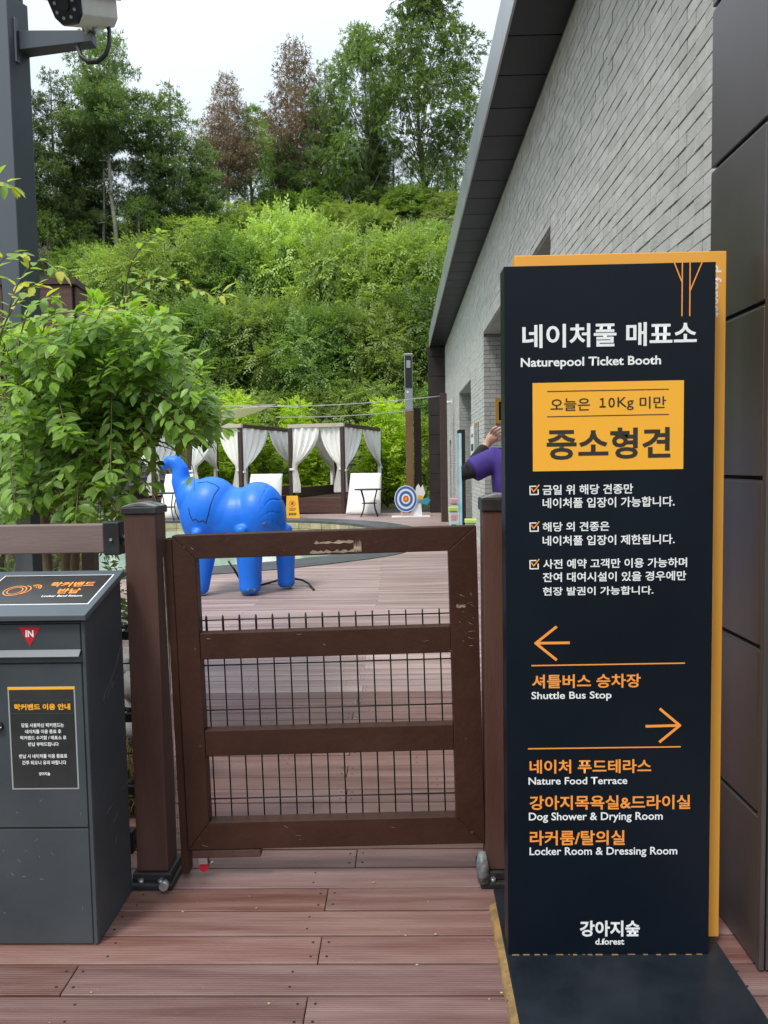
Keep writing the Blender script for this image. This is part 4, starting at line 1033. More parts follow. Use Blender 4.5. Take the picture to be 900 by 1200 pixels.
# ================================================================ POLE + CCTV
PY = 4.25
pR, pE, pL = at(39, 260, Y=PY+.07).x, at(19.5, 260, Y=PY).x, at(-8, 260, Y=PY+.1).x
t = thing('pole', 'thick slate grey square pole rising behind the shrub at left', 'pole', (pE, PY, 0))
c_, s_ = pR-pE, pE-pL
poly = [(0, 0), (c_, .12), (c_-s_, .12+.22), (-s_, .16)]
MB().prism(poly, 'z', 0, 4.02).build('shaft', M['pole'], t, bevel=.006)
poly2 = [(0, .0), (c_-.02, .115), (c_-s_-.01, .33), (-s_, .16)]
MB().prism(poly2, 'z', 4.021, 4.35).build('pole_head', M['pole'], t, bevel=.012)
q0, q1 = at(26, 52, Y=PY+.1), at(110, 46, Y=PY-.25)
tfa = MB(); d = (q1-q0)
h0, h1 = .052, .028
pts = []
for (p, h, w) in ((q0, h0, .045), (q1, h1, .035)):
    pts += [p+Vector((0, -w, -h)), p+Vector((0, w, -h)), p+Vector((0, w, h)), p+Vector((0, -w, h))]
for i in range(4): pts[i].z = pts[i].z
tfa.add(pts, [(0, 1, 2, 3)[::-1], (4, 5, 6, 7), (0, 4, 5, 1)[::-1], (1, 5, 6, 2)[::-1], (2, 6, 7, 3)[::-1], (3, 7, 4, 0)[::-1]])
cc = thing('security_camera', 'off-white bullet security camera on a slate bracket arm, cable looping below', 'camera', q1)
o = tfa.build('arm', M['pole'], None, bevel=.003); o.parent = cc; o.matrix_parent_inverse = Matrix.Translation(-q1)
o = MB().box(q0.x-.012, q0.y-.07, q0.z-.13, q0.x+.002, q0.y+.07, q0.z+.11).build('arm_plate', M['pole'], None, bevel=.003); o.parent = cc; o.matrix_parent_inverse = Matrix.Translation(-q1)
f0, f1 = at(77, 6, Y=PY-.5), at(122, 13, Y=PY-.18)     # face centre -> rear centre
ax = (f1-f0).normalized(); side = ax.cross(Vector((0, 0, 1))).normalized(); upv = side.cross(ax)
hx, hz = .088, .082
def sect(c, sx, sz): return [c+side*(sx*a)+upv*(sz*b) for a, b in ((-1, .45), (-.82, -.55), (-.45, -1), (.45, -1), (.82, -.55), (1, .45), (.9, 1), (-.9, 1))]
def loft(cs, name, m, bevel=.004):
    mb = MB(); n = 8; V_ = []
    for c in cs: V_ += sect(*c)
    L_ = len(cs); mb.add(V_, [tuple(range(n)), tuple(range((L_-1)*n, L_*n))[::-1]]+[(i*n+k, (i+1)*n+k, (i+1)*n+(k+1) % n, i*n+(k+1) % n) for i in range(L_-1) for k in range(n)])
    o = mb.build(name, m, None, bevel=bevel); o.parent = cc; o.matrix_parent_inverse = Matrix.Translation(-q1); return o
loft([(f0+ax*.012, hx, hz), (f1, hx*.95, hz*.95)], 'housing', M['cctv'])
loft([(f0-ax*.012, hx*.97, hz*.97), (f0+ax*.0115, hx*1.01, hz*1.01)], 'face', M['cctv_face'])
def cpart(mbx, name, m, **kw): o = mbx.build(name, m, None, **kw); o.parent = cc; o.matrix_parent_inverse = Matrix.Translation(-q1); return o
vs = []
for c in (f0-ax*.05, f1+ax*.02):
    vs += [c+side*a*hx+upv*b*hz for a, b in ((-1.14, .4), (-1.1, 1.16), (1.1, 1.16), (1.14, .4), (1.06, .4), (1.02, 1.06), (-1.02, 1.06), (-1.06, .4))]
cpart(MB().add(vs, [tuple(range(8)), tuple(range(8, 16))[::-1]]+[(k, k+8, (k+1) % 8+8, (k+1) % 8) for k in range(8)]), 'sun_shield', M['cctv'])
fc = f0-ax*.0125
mbl = MB()
for k in range(8):
    a = k*math.pi/4+.4; c = fc+side*math.cos(a)*.052+upv*(math.sin(a)*.05-.006); mbl.tube([c+ax*.002, c-ax*.004], .0075, 10)
cpart(mbl, 'led_ring', M['lens']); cpart(MB().tube([fc+ax*.002, fc-ax*.008], .026, 18), 'lens', M['rubber'])
mid = f0.lerp(f1, .45)-upv*hz
cpart(MB().tube([mid, Vector((mid.x, mid.y, q1.z+.05)), Vector((q1.x-.03, q1.y, q1.z+.03))], .018, 10), 'mount', M['cctv'])
cpart(MB().box(q1.x-.05, q1.y-.03, q1.z+.036, q1.x+.03, q1.y+.03, q1.z+.05), 'mount_plate', M['steel'])
ca = [at(125, 20, Y=PY-.2), at(128, 36, Y=PY-.2), at(128, 52, Y=PY-.22), at(124, 64, Y=PY-.24), at(114, 73, Y=PY-.25), at(103, 73, Y=PY-.25), at(95, 66, Y=PY-.25), at(91, 55, Y=PY-.2)]
cpart(MB().tube(ca, .011, 8), 'cable', M['rubber'])

# ================================================================ SHED
SHY = 9.0
t = thing('shed', 'dark brown panelled shed with sloping cap behind the shrub', 'shed', (at(87, 400, Y=SHY).x, SHY, 0))
zt = at(70, 326, Y=SHY).z; x1_ = 0; ang = R(10)
W_ = 1.6
for k in range(5):
    xa = -.42*(k+1)+.008; xb = -.42*k-.008
    MB().box(xa, 0, .02, xb, .04, zt-.08+.015*k).build('panel', M['platform'], t, bevel=.006)
for k in range(1):
    MB().box(.002, .05, .02, .03, .36, zt-.09).build('panel', M['platform'], t, bevel=.006)
MB().box(-2.1, .045, 0, 0, .34, zt-.1).build('core', M['groove'], t)
MB().add([(-2.15, -.03, zt-.05), (.05, -.03, zt-.075), (.05, .4, zt-.10), (-2.15, .4, zt-.07), (-2.15, -.03, zt+.045), (.05, -.03, zt+.0), (.05, .4, zt-.03), (-2.15, .4, zt+.02)], [(0, 3, 2, 1), (4, 5, 6, 7), (0, 1, 5, 4), (1, 2, 6, 5), (2, 3, 7, 6), (3, 0, 4, 7)]).build('cap', M['darkwood'], t)

# ================================================================ PERSON
def skinmesh(chains, name, m, parent, sub=2):
    me = bpy.data.meshes.new(name); vs = []; es = []; rad = []; idx = {}
    for ch in chains:
        prev = None
        for (p, r_) in ch:
            key = tuple(round(c, 4) for c in p)
            if key not in idx: idx[key] = len(vs); vs.append(p); rad.append(r_)
            if prev is not None: es.append((prev, idx[key]))
            prev = idx[key]
    me.from_pydata(vs, es, []); o = bpy.data.objects.new(name, me); COL.objects.link(o)
    md = o.modifiers.new('s', 'SKIN'); md.use_smooth_shade = True
    for i, r_ in enumerate(rad): me.skin_vertices[0].data[i].radius = (r_ if hasattr(r_, '__len__') else (r_, r_))
    me.skin_vertices[0].data[0].use_root = True
    md = o.modifiers.new('b', 'SUBSURF'); md.levels = sub
    m2 = eval_mesh(o, name); bpy.data.objects.remove(o); m2.materials.clear(); m2.materials.append(m)
    for pl in m2.polygons: pl.use_smooth = True
    ob = bpy.data.objects.new(name, m2); COL.objects.link(ob); ob.parent = parent; return ob
PX, PYY = .735, 4.6
pe = thing('person', 'person in purple shirt over black sleeves raising a hand to the head', 'person', (PX, PYY, 0))
def L(px, py, Y=PYY): v = at(px, py, Y=Y); return (v.x-PX, v.y-PYY, v.z)
SHL = (-.17, 0, L(590, 537)[2]-.01); ELB = L(550, 553, PYY-.03); WR = L(569.5, 522, PYY+.07)
HAND = L(577.5, 511, PYY+.06)
body = [[((0, 0, .92), .11), ((0, 0, 1.15), .1), ((0, 0, 1.36), .11), ((0, .0, 1.46), .055), ((0, -.01, 1.52), .05), ((0, -.012, 1.58), .1), ((0, -.008, 1.66), .112), ((0, 0, 1.71), .07)],
        [((0, 0, 1.36), .11), (SHL, .06), (tuple((Vector(SHL)+Vector(ELB))/2), .048), (ELB, .036), (tuple((Vector(ELB)+Vector(WR))/2), .033), (WR, .026), (HAND, (.038, .018))],
        [((0, 0, 1.36), .11), ((.18, 0, 1.4), .06), ((.24, .02, 1.15), .045), ((.25, -.05, .92), .03), ((.25, -.08, .82), .03)],
        [((0, 0, .92), .11), ((-.09, 0, .85), .085), ((-.1, 0, .48), .06), ((-.1, .03, .1), .04), ((-.1, -.03, .03), .035), ((-.1, -.14, .03), .025)],
        [((0, 0, .92), .11), ((.09, 0, .85), .085), ((.1, 0, .48), .06), ((.1, .03, .1), .04), ((.1, -.03, .03), .035), ((.1, -.14, .03), .025)]]
wr, hd = Vector(WR), Vector(HAND)
fdir = (Vector(L(587, 500))-hd).normalized(); sdir = fdir.cross(Vector((0, -1, 0))).normalized()
for k, ln in enumerate((.062, .072, .068, .055)):
    b0 = hd+fdir*.012+sdir*(k-1.5)*.017
    f1_ = b0+fdir*ln*.5+sdir*(k-1.5)*.003+Vector((0, -.006, 0)); f2_ = f1_+(fdir*.7+Vector((.5, .1, 0))).normalized()*ln*.5
    body.append([(HAND, (.038, .018)), (tuple(b0), .0095), (tuple(f1_), .0085), (tuple(f2_), .0065)])
th = hd-fdir*.02+sdir*.03
body.append([(HAND, (.038, .018)), (tuple(th), .0105), (tuple(th+fdir*.03+sdir*.018), .009), (tuple(th+fdir*.055+sdir*.02), .007)])
skinmesh(body, 'body', M['skin'], pe)
e, s__ = Vector(ELB), Vector(SHL)
skinmesh([[((0, 0, .8), (.2, .15)), ((0, 0, .86), (.195, .145)), ((0, 0, 1.12), (.165, .118)), ((0, 0, 1.34), (.175, .115)), ((0, 0, 1.45), (.075, .07))],
          [((0, 0, 1.34), (.175, .115)), (SHL, .09), (tuple(s__.lerp(e, .4)), .082), (tuple(s__.lerp(e, .75)), .084), (tuple(s__.lerp(e, .96)), .082)],
          [((0, 0, 1.34), (.175, .115)), ((.19, 0, 1.39), .08), ((.245, .02, 1.2), .07)]], 'shirt', M['purple'], pe)
sp = [s__.lerp(e, t_) for t_ in (.86, .93, .98)]+[e+(e-s__).normalized()*.012+Vector((0, 0, -.012)), e.lerp(wr, .06)+Vector((-.012, 0, .0))]+[e.lerp(wr, t_) for t_ in (.2, .5, .8, .9)]
MB().tube(sp, [.05, .056, .056, .05, .05, .048, .045, .038, .034], 16).build('sleeve', M['blackcloth'], pe)
skinmesh([[((.24, .02, 1.22), .055), ((.25, -.05, .95), .04)]], 'sleeve', M['blackcloth'], pe)
skinmesh([[((0, 0, 1.0), (.15, .12)), ((0, 0, .93), (.16, .13)), ((-.09, 0, .8), .1), ((-.1, 0, .45), .075), ((-.1, .02, .12), .06)], [((0, 0, .93), (.16, .13)), ((.09, 0, .8), .1), ((.1, 0, .45), .075), ((.1, .02, .12), .06)]], 'trousers', M['blackcloth'], pe)
for sx in (-.1, .1): skinmesh([[((sx, .04, .05), .05), ((sx, -.05, .045), .048), ((sx, -.15, .035), .035)]], 'shoe', M['rubber'], pe, 1)
hb = MB().ball((0, .030, 1.668), .108, 18, 14, (.95, 1.0, .98), .015); hb.ball((0, .055, 1.59), .085, 12, 8, (1, .8, 1.1), .02); hb.build('hair', M['hair'], pe)
for sx in (-1, 1):
    MB().ball((sx*.033, -.088, 1.61), .009, 8, 6).build('eye', M['blackcloth'], pe)
MB().ball((0, -.10, 1.585), .016, 8, 6, (.8, 1, 1.3)).build('nose', M['skin'], pe)
MB().ball((0, -.09, 1.55), .018, 8, 6, (1.3, .4, .35)).build('mouth', M['pink'], pe)
for sx in (-1, 1): MB().ball((sx*.092, -.0, 1.61), .022, 8, 6, (.4, .8, 1.2)).build('ear', M['skin'], pe)
pe.rotation_euler = (0, 0, 0)

# ================================================================ LEAF CLOUDS
def leaves_mesh(name, P, D, Nn, Ln, Wd, tint, m, fold=.18):
    """P base points, D directions, Nn normals, arrays (N,3)"""
    P, D, Nn = (np.asarray(x, float) for x in (P, D, Nn)); N = len(P)
    D /= np.linalg.norm(D, axis=1, keepdims=True)+1e-9
    Sd = np.cross(D, Nn); Sd /= np.linalg.norm(Sd, axis=1, keepdims=True)+1e-9; Up = np.cross(Sd, D)
    Ln = np.broadcast_to(Ln, (N,))[:, None]; Wd = np.broadcast_to(Wd, (N,))[:, None]
    V = np.empty((N, 4, 3)); V[:, 0] = P; V[:, 1] = P+D*Ln*.42+Sd*Wd*.5+Up*Wd*fold; V[:, 2] = P+D*Ln-Up*Ln*.08; V[:, 3] = P+D*Ln*.42-Sd*Wd*.5+Up*Wd*fold
    me = bpy.data.meshes.new(name); me.vertices.add(N*4); me.vertices.foreach_set('co', V.ravel())
    base = np.arange(N)[:, None]*4; F = np.concatenate([base+np.array([0, 1, 2]), base+np.array([0, 2, 3])], 1).ravel()
    me.loops.add(N*6); me.loops.foreach_set('vertex_index', F.astype(np.int32)); me.polygons.add(N*2)
    me.polygons.foreach_set('loop_start', np.arange(N*2, dtype=np.int32)*3); me.polygons.foreach_set('loop_total', np.full(N*2, 3, np.int32))
    at_ = me.attributes.new('tint', 'FLOAT', 'POINT'); at_.data.foreach_set('value', np.repeat(np.clip(tint, 0, 1), 4).astype(np.float32))
    me.materials.append(m); me.update(); me.validate(); return me
def unit(n): v = RNG.normal(size=(n, 3)); return v/np.linalg.norm(v, axis=1, keepdims=True)
def sprays(clumps, per, k, slen, leaf, wid, droop=.25, outward=.8, up=.15, spread=1.1, tint_base=None, shell=.45, needle=False):
    """clumps: (cx,cy,cz,rx,ry,rz). returns arrays for leaves_mesh"""
    Ps, Ds, Ns, Ls, Ts = [], [], [], [], []
    for c in clumps:
        c = np.array(c, float); n = max(3, int(per*(c[3]*c[4]*c[5])**(2/3)))
        u = unit(n); r = RNG.random(n)**shell
        cen = c[:3]+u*r[:, None]*c[3:6]
        ax = u*outward+unit(n)*.55; ax[:, 2] += up-droop*(1-RNG.random(n)*.6); ax /= np.linalg.norm(ax, axis=1, keepdims=True)
        nr = unit(n)*.4; nr[:, 2] += 1.; nr -= ax*(nr*ax).sum(1, keepdims=True); nr /= np.linalg.norm(nr, axis=1, keepdims=True)
        sd = np.cross(ax, nr)
        ct = RNG.random()*.3
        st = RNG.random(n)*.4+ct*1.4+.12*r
        for j in range(k):
            q = (j+1)/k; sgn = 1 if j % 2 else -1
            base = cen+ax*(slen*q*.8)[..., None] if np.ndim(q) else cen+ax*(slen*q)-np.array([0, 0, 1])*(droop*slen*q*q*.4)
            if j == k-1: dd = ax.copy()
            elif needle: dd = ax*.6+unit(n)*.7
            else: dd = ax*.55+sd*sgn*spread*.8
            dd = dd+unit(n)*.18; dd[:, 2] -= droop*.5
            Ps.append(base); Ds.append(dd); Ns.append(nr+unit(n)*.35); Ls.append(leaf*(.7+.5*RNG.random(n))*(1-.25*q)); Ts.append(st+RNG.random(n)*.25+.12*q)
    Ls = np.concatenate(Ls); return np.concatenate(Ps), np.concatenate(Ds), np.concatenate(Ns), Ls, Ls*wid, np.concatenate(Ts)
def foliage(name, clumps, m, parent, **kw):
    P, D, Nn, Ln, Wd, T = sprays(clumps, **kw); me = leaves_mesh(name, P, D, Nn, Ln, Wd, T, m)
    o = bpy.data.objects.new(name, me); COL.objects.link(o); o.parent = parent; return o
def bend(p0, p1, n=6, amp=.1, seed=0):
    rr = random.Random(seed); p0, p1 = Vector(p0), Vector(p1); L_ = (p1-p0).length; out = []
    off = Vector((rr.uniform(-1, 1), rr.uniform(-1, 1), rr.uniform(-.3, .3)))*amp*L_
    for i in range(n+1):
        t = i/n; out.append(p0.lerp(p1, t)+off*math.sin(math.pi*t)*.6+Vector((rr.uniform(-1, 1), rr.uniform(-1, 1), 0))*amp*.12*L_*(0 < i < n))
    return out

# ---- prototypes (built at the origin, unit: metres) --------------------------------
def proto_broadleaf(label, cat, H_, spreadr, m, bark, seed, nclump=26, per=120, leaf=.2, k=7, slen=.45, crown0=.35, name='tree', trunk_r=.22, wid=.5, flat=1.0):
    rr = random.Random(seed); t = thing(name, label, cat)
    tp = bend((0, 0, -.5), (rr.uniform(-.06, .06)*H_, rr.uniform(-.05, .05)*H_, H_*.92), 9, .05, seed)
    MB().tube(tp, [trunk_r*(1-.9*i/9)+.015 for i in range(10)], 9).build('trunk', bark, t)
    cl = []; lim = MB()
    for i in range(nclump):
        h = crown0+(1-crown0)*(i+.5)/nclump; q = (h-crown0)/(1-crown0)
        prof = math.sin(math.pi*min(1, .22+.78*q))**.6
        a = i*2.4+rr.uniform(-.5, .5); rad = spreadr*prof*rr.uniform(.35, .95)
        c = Vector((math.cos(a)*rad, math.sin(a)*rad, h*H_)) ; s_ = H_*rr.uniform(.055, .095)
        cl.append((c.x, c.y, c.z, s_*1.3, s_*1.3, s_*.75*flat))
        ti = max(1, min(8, int(9*(h-.14)))); b = tp[ti]
        lim.tube(bend(b, c, 4, .14, seed*31+i), [max(.02, trunk_r*.35*(1-h*.6))*(1-.75*j/4) for j in range(5)], 5)
    lim.build('limb', bark, t, kind='stuff')
    foliage('crown', cl, m, t, per=per, k=k, slen=slen, leaf=leaf, wid=wid, droop=.3, up=.2)
    return t
def proto_pine(label, H_, rad, m, bark, seed, crown0=.3, whorls=13, per=95, leaf=.24, dead=0, name='pine_tree', trunk_r=.2, nb=6, gap=0, cat='tree', bare=12):
    rr = random.Random(seed); t = thing(name, label, cat)
    tp = bend((0, 0, -.6), (rr.uniform(-.03, .03)*H_, rr.uniform(-.03, .03)*H_, H_), 10, .02, seed)
    MB().tube(tp, [trunk_r*(1-.93*i/10)+.01 for i in range(11)], 8).build('trunk', bark, t)
    cl = []; lim = MB()
    for w in range(whorls):
        q = (w+rr.random()*.5)/whorls; h = crown0+(1-crown0)*q
        R_ = rad*(1-q)**.75*(.55+.45*min(1, q*5+.2))+.25
        for b in range(nb):
            if rr.random() < gap: continue
            a = b*2*math.pi/nb+w*1.1+rr.uniform(-.4, .4); L_ = R_*rr.uniform(.6, 1.1)
            b0 = Vector((tp[0].lerp(tp[-1], h).x, tp[0].lerp(tp[-1], h).y, h*H_-.3)); tip = b0+Vector((math.cos(a)*L_, math.sin(a)*L_, L_*rr.uniform(-.05, .28)))
            lim.tube([b0, b0.lerp(tip, .5)-Vector((0, 0, .04*L_)), tip], [.045*(1-h*.6), .03*(1-h*.5), .01], 4)
            for s_ in (.5, .8, 1.0):
                if L_*s_ < .5 and s_ < 1: continue
                c = b0.lerp(tip, s_); z_ = max(.28, L_*.25)
                cl.append((c.x, c.y, c.z+.05, z_*1.25, z_*1.25, z_*.45))
    for i in range(bare):    # dead lower branches
        h = rr.uniform(.1, crown0+.15)*H_; a = rr.random()*6.28; L_ = rr.uniform(.8, 2.2); b0 = Vector((0, 0, h))
        lim.tube([b0, b0+Vector((math.cos(a)*L_*.6, math.sin(a)*L_*.6, .1)), b0+Vector((math.cos(a)*L_, math.sin(a)*L_, -.2))], [.025, .015, .006], 4)
    lim.build('branch', bark, t, kind='stuff')
    foliage('crown', cl, m, t, per=per, k=7, slen=.3, leaf=leaf, wid=.26, droop=.05, up=.35, needle=True, shell=.6)
    return t
def proto_bush(label, H_, rad, m, seed, nclump=16, per=170, leaf=.2, k=9, slen=.6, wid=.36, name='bush', cat='bush', droop=.45, bark=None):
    rr = random.Random(seed); t = thing(name, label, cat); cl = []; st = MB()
    for i in range(nclump):
        a = i*2.4+rr.uniform(-.4, .4); q = (i+.5)/nclump; v = 1-q; k_ = rr.uniform(.72, 1.04)
        rd = rad*.86*math.sqrt(max(0, 1-v*v))**.85*k_; z = H_*(.1+.78*v*rr.uniform(.8, 1.08)); s_ = rad*rr.uniform(.17, .30)
        c = Vector((math.cos(a)*rd, math.sin(a)*rd, z)); cl.append((c.x, c.y, c.z, s_*1.1, s_*1.1, s_*.55))
        st.tube(bend((rr.uniform(-.2, .2), rr.uniform(-.2, .2), -.4), c, 4, .12, seed*17+i), [.06, .05, .04, .025, .01], 5)
    st.build('stem', bark or M['bark'], t, kind='stuff')
    foliage('leaf', cl, m, t, per=per, k=k, slen=slen, leaf=leaf, wid=wid, droop=droop, up=.1, outward=.9).__setitem__('kind', 'stuff')
    return t

def hill_at(px, py):
    lo, hi = 26.0, 66.0+(px*7 % 5)
    for i in range(60):
        m_ = (lo+hi)/2; p = at(px, py, Y=m_)
        if p.z > hill_z(p.x, p.y): lo = m_
        else: hi = m_
        if False: break
    return at(px, py, Y=lo)
def place(proto, px, py, top_py, H_, label, group, first=False, Y=None, wide=1.0):
    """stand a copy of proto so that its base shows at (px,py) and its top at top_py"""
    p = hill_at(px, py) if Y is None else at(px, py, Y=Y)
    x, y = p.x, p.y; gz = hill_z(x, y) if Y is None or Y > 26 else 0.0
    if Y is not None:
        gz = hill_z(x, y)
        if Y < 26: gz = 0.0
    top = at(px, top_py, Y=y).z; s_ = max(.1, (top-gz)/H_)
    o = proto if first else copy_tree(proto)
    o.location = (x, y, gz-.05); o.scale = (s_*wide, s_*wide, s_); o.rotation_euler = (0, 0, random.random()*6.28)
    o['label'] = label
    if group: o['group'] = group
    return o
random.seed(21)
# tall trees on the ridge
pinA = proto_pine('x', 18, 4.2, M['leaf_pine_g'], M['bark_pale'], 1, crown0=.50, whorls=13, per=85, leaf=.32, gap=.15, bare=30)
pinB = proto_pine('x', 16, 4.4, M['leaf_pine'], M['bark'], 2, crown0=.12, whorls=17, per=80, leaf=.34, gap=.12)
pinC = proto_pine('x', 15, 3.4, M['leaf_pine_g'], M['bark'], 5, crown0=.15, whorls=16, per=85, leaf=.32, gap=.12)
G = 'green pines on the ridge'
place(pinA, 140, 312, 18, 18, 'tall pine with pale bare trunk rising right of the security camera', G, True, wide=.95)
place(pinA, 121, 312, 75, 18, 'second pale trunked pine leaning just left of the tallest pine', G, wide=.7)
place(pinB, 72, 318, 82, 16, 'dark dense pine directly right of the grey pole', G, True)
place(pinC, 208, 292, 92, 15, 'rounded green pine right of the pale trunked pines', G, True, wide=1.1)
place(pinB, 105, 300, 118, 16, 'dark pine filling the gap behind the pale trunks', G)
place(pinB, 178, 300, 112, 16, 'dark pine behind the rounded green pine', G, wide=.8)
place(pinC, 238, 285, 150, 15, 'short blue green pine left of the reddish dead larch', G, wide=1.1)
place(pinB, 388, 245, 68, 16, 'dark pine between the brown dead tree and the tall oak', G, wide=.7)
place(pinB, 438, 240, 145, 16, 'low dark pine left of the oak trunk', G, wide=1.1)
place(pinC, 20, 320, 120, 15, 'pine mostly hidden behind the grey pole', G)
place(pinB, 330, 250, 150, 16, 'dark pine low behind the vine covered tree', G)
ded = proto_pine('x', 15, 3.6, M['leaf_dead'], M['bark_pale'], 8, crown0=.24, whorls=19, per=85, leaf=.24, gap=.08, bare=24, name='dead_tree', nb=8)
place(ded, 352, 245, 44, 15, 'taller reddish brown dead conifer with pale straight trunk', 'brown dead conifers', True)
place(ded, 266, 262, 82, 15, 'shorter reddish brown dead conifer left of the vine covered tree', 'brown dead conifers')
place(ded, 442, 240, 105, 15, 'thin sparse dead conifer with white trunk left of the oak', 'brown dead conifers', wide=.45)
oak = proto_broadleaf('x', 'tree', 18, 6.2, M['leaf_oak'], M['bark'], 4, nclump=46, per=46, leaf=.34, k=7, slen=.5, crown0=.33, name='oak_tree', trunk_r=.3, flat=.9)
place(oak, 503, 238, -18, 18, 'tallest broad crowned oak beside the roof edge', 'broadleaf trees on the ridge', True, wide=.75)
place(oak, 425, 240, 40, 18, 'airy oak left of the tallest oak', 'broadleaf trees on the ridge', wide=.62)
vin = proto_broadleaf('x', 'tree', 9, 1.9, M['leaf_mid'], M['bark'], 6, nclump=22, per=150, leaf=.2, crown0=.12, name='vine_covered_tree', trunk_r=.15)
place(vin, 298, 262, 128, 9, 'narrow bright green vine covered tree between the two brown conifers', None, True)
gr = proto_broadleaf('x', 'tree', 8, 3.4, M['leaf_mid'], M['bark'], 9, nclump=26, per=110, leaf=.2, crown0=.18, name='green_tree', trunk_r=.15)
G2 = 'small green trees along the slope'
for i, (px, py, tp_, l, w) in enumerate(((462, 245, 172, 'small bright green tree at the foot of the tallest oak', 1), (535, 262, 140, 'dark rounded green tree touching the roof edge', 1),
        (515, 255, 178, 'small green tree just right of the oak trunk', 1), (60, 335, 250, 'leafy green tree behind the brown shed', 1), (405, 258, 195, 'low green tree below the dark pine', 1.2),
        (365, 262, 205, 'low green tree at the foot of the brown conifer', 1.2), (240, 285, 215, 'low green tree at the foot of the shorter dead conifer', 1.3), (95, 330, 262, 'light green tree left of the pale pine trunks', 1.1), (165, 318, 235, 'bushy green tree covering the base of the pale trunks', 1.))):
    place(gr, px, py, tp_, 8, l, G2, i == 0, wide=w)
# hillside shrubs
bA = proto_bush('x', 4.6, 3.2, M['leaf_sumac'], 3, nclump=44, per=150, leaf=.26, k=10, slen=.8, wid=.44, droop=.3)
bB = proto_bush('x', 3.6, 2.6, M['leaf_sumac'], 13, nclump=30, per=210, leaf=.25, k=9, slen=.62, wid=.42, droop=.3)
bC = proto_bush('x', 2.2, 1.9, M['leaf_mid'], 23, nclump=24, per=260, leaf=.17, k=8, slen=.4, wid=.45, droop=.3)
bP = proto_bush('x', 2.0, 1.9, M['leaf_pale'], 33, nclump=14, per=300, leaf=.15, k=8, slen=.35)
M['leaf_dark'] = leaf_mat('dark_green_shrub_leaves', (.032, .078, .022), (.22, .34, .10), .34, .5)
M['leaf_fresh'] = leaf_mat('fresh_pale_shrub_leaves', (.075, .15, .03), (.42, .55, .17), .38, .5)
SPEC = {(335, 405): 'leaf_fresh', (408, 432): None, (262, 410): 'leaf_dark', (470, 422): 'leaf_fresh', (196, 420): 'leaf_fresh', (375, 478): 'leaf_dark', (232, 470): 'leaf_dark', (145, 400): None, (508, 460): 'leaf_dark',
        (300, 512): 'leaf_fresh', (432, 506): 'leaf_fresh', (345, 480): 'leaf_dark', (505, 505): 'leaf_dark', (530, 268): 'leaf_fresh', (350, 262): 'leaf_dark', (228, 300): 'leaf_fresh', (432, 300): 'leaf_fresh'}
G3 = 'leafy shrubs covering the hillside'
first = {id(bA): True, id(bB): True, id(bC): True, id(bP): True}
shr = [(bA, 335, 405, 236, 'tall feathery shrub rising highest in the middle of the slope', .62), (bA, 262, 410, 266, 'large feathery shrub left of the highest one', .75),
       (bA, 408, 432, 260, 'large feathery shrub with dark hollow at the middle of the slope', .66), (bA, 470, 422, 264, 'large feathery shrub nearest the roof edge', .72),
       (bA, 196, 420, 272, 'feathery shrub with pale tips above the foreground shrub', .75), (bA, 298, 465, 342, 'broad shrub below the highest one', .82),
       (bA, 375, 478, 352, 'broad darker shrub in the lower middle of the slope', .82), (bA, 442, 472, 350, 'broad shrub above the tall lamp post', .78),
       (bA, 232, 470, 345, 'wide shrub behind the foreground shrub tips', .85), (bA, 508, 460, 330, 'shrub against the dark end of the building', .8),
       (bA, 145, 400, 288, 'feathery shrub right of the brown shed', .8), (bB, 500, 330, 262, 'rounded shrub under the pale flowering bush', 1),
       (bB, 432, 300, 245, 'light green shrub at the upper right of the slope', 1.2), (bB, 110, 345, 285, 'shrub behind the top of the brown shed', 1.1),
       (bB, 190, 480, 395, 'shrub above the leftmost cabana', 1.2), (bB, 130, 470, 380, 'shrub far left behind the foreground shrub', 1.3),
       (bC, 300, 512, 455, 'small round bush above the middle cabana roof', 1.1), (bC, 372, 508, 450, 'small round bush above the orange tag', 1.1), (bC, 432, 506, 445, 'small round bush above the rightmost cabana roof', 1.1),
       (bC, 255, 512, 450, 'small round bush above the elephant\'s back', 1.1), (bC, 345, 480, 430, 'small bush at mid slope above the cabanas', 1.2), (bC, 505, 505, 450, 'small bush beside the dark post', 1.1), (bC, 400, 490, 440, 'small bush between two round bushes', 1.),
       (bC, 530, 268, 226, 'bright low bush by the roof edge under the oak', 1.2), (bC, 480, 262, 222, 'bright low bush left of the roof edge', 1.5), (bC, 350, 262, 228, 'low bush along the ridge below the brown conifer', 1.6), (bC, 290, 280, 240, 'low bush along the ridge below the vine covered tree', 1.6),
       (bC, 405, 272, 238, 'low bush along the ridge below the dark pine', 1.6), (bC, 228, 300, 255, 'low bush under the rounded pine', 1.6),
       (bP, 512, 300, 254, 'pale flowering bush beside the roof edge', 1.2), (bP, 470, 295, 258, 'pale tipped bush left of the flowering one', 1.)]
for (pb, px, py, tp_, l, w) in shr:
    q_ = hill_at(px, py); need = at(px, tp_, Y=q_.y).z-hill_z(q_.x, q_.y)
    if pb is not bP:
        pb2 = bA if need > 4.0 else (bB if need > 2.7 else bC)
        if not first[id(pb)] or pb2 is pb: pb = pb2
    H_ = {id(bA): 4.6, id(bB): 3.6, id(bC): 2.2, id(bP): 2.0}[id(pb)]
    o = place(pb, px, py, tp_, H_*1.02, l, G3, first[id(pb)], wide=w); first[id(pb)] = False
    mk = SPEC.get((px, py))
    if mk:
        for ch in bpy.data.objects:
            if ch.parent == o and ch.name.startswith('leaf') and ch.type == 'MESH': ch.material_slots[0].link = 'OBJECT'; ch.material_slots[0].material = M[mk]
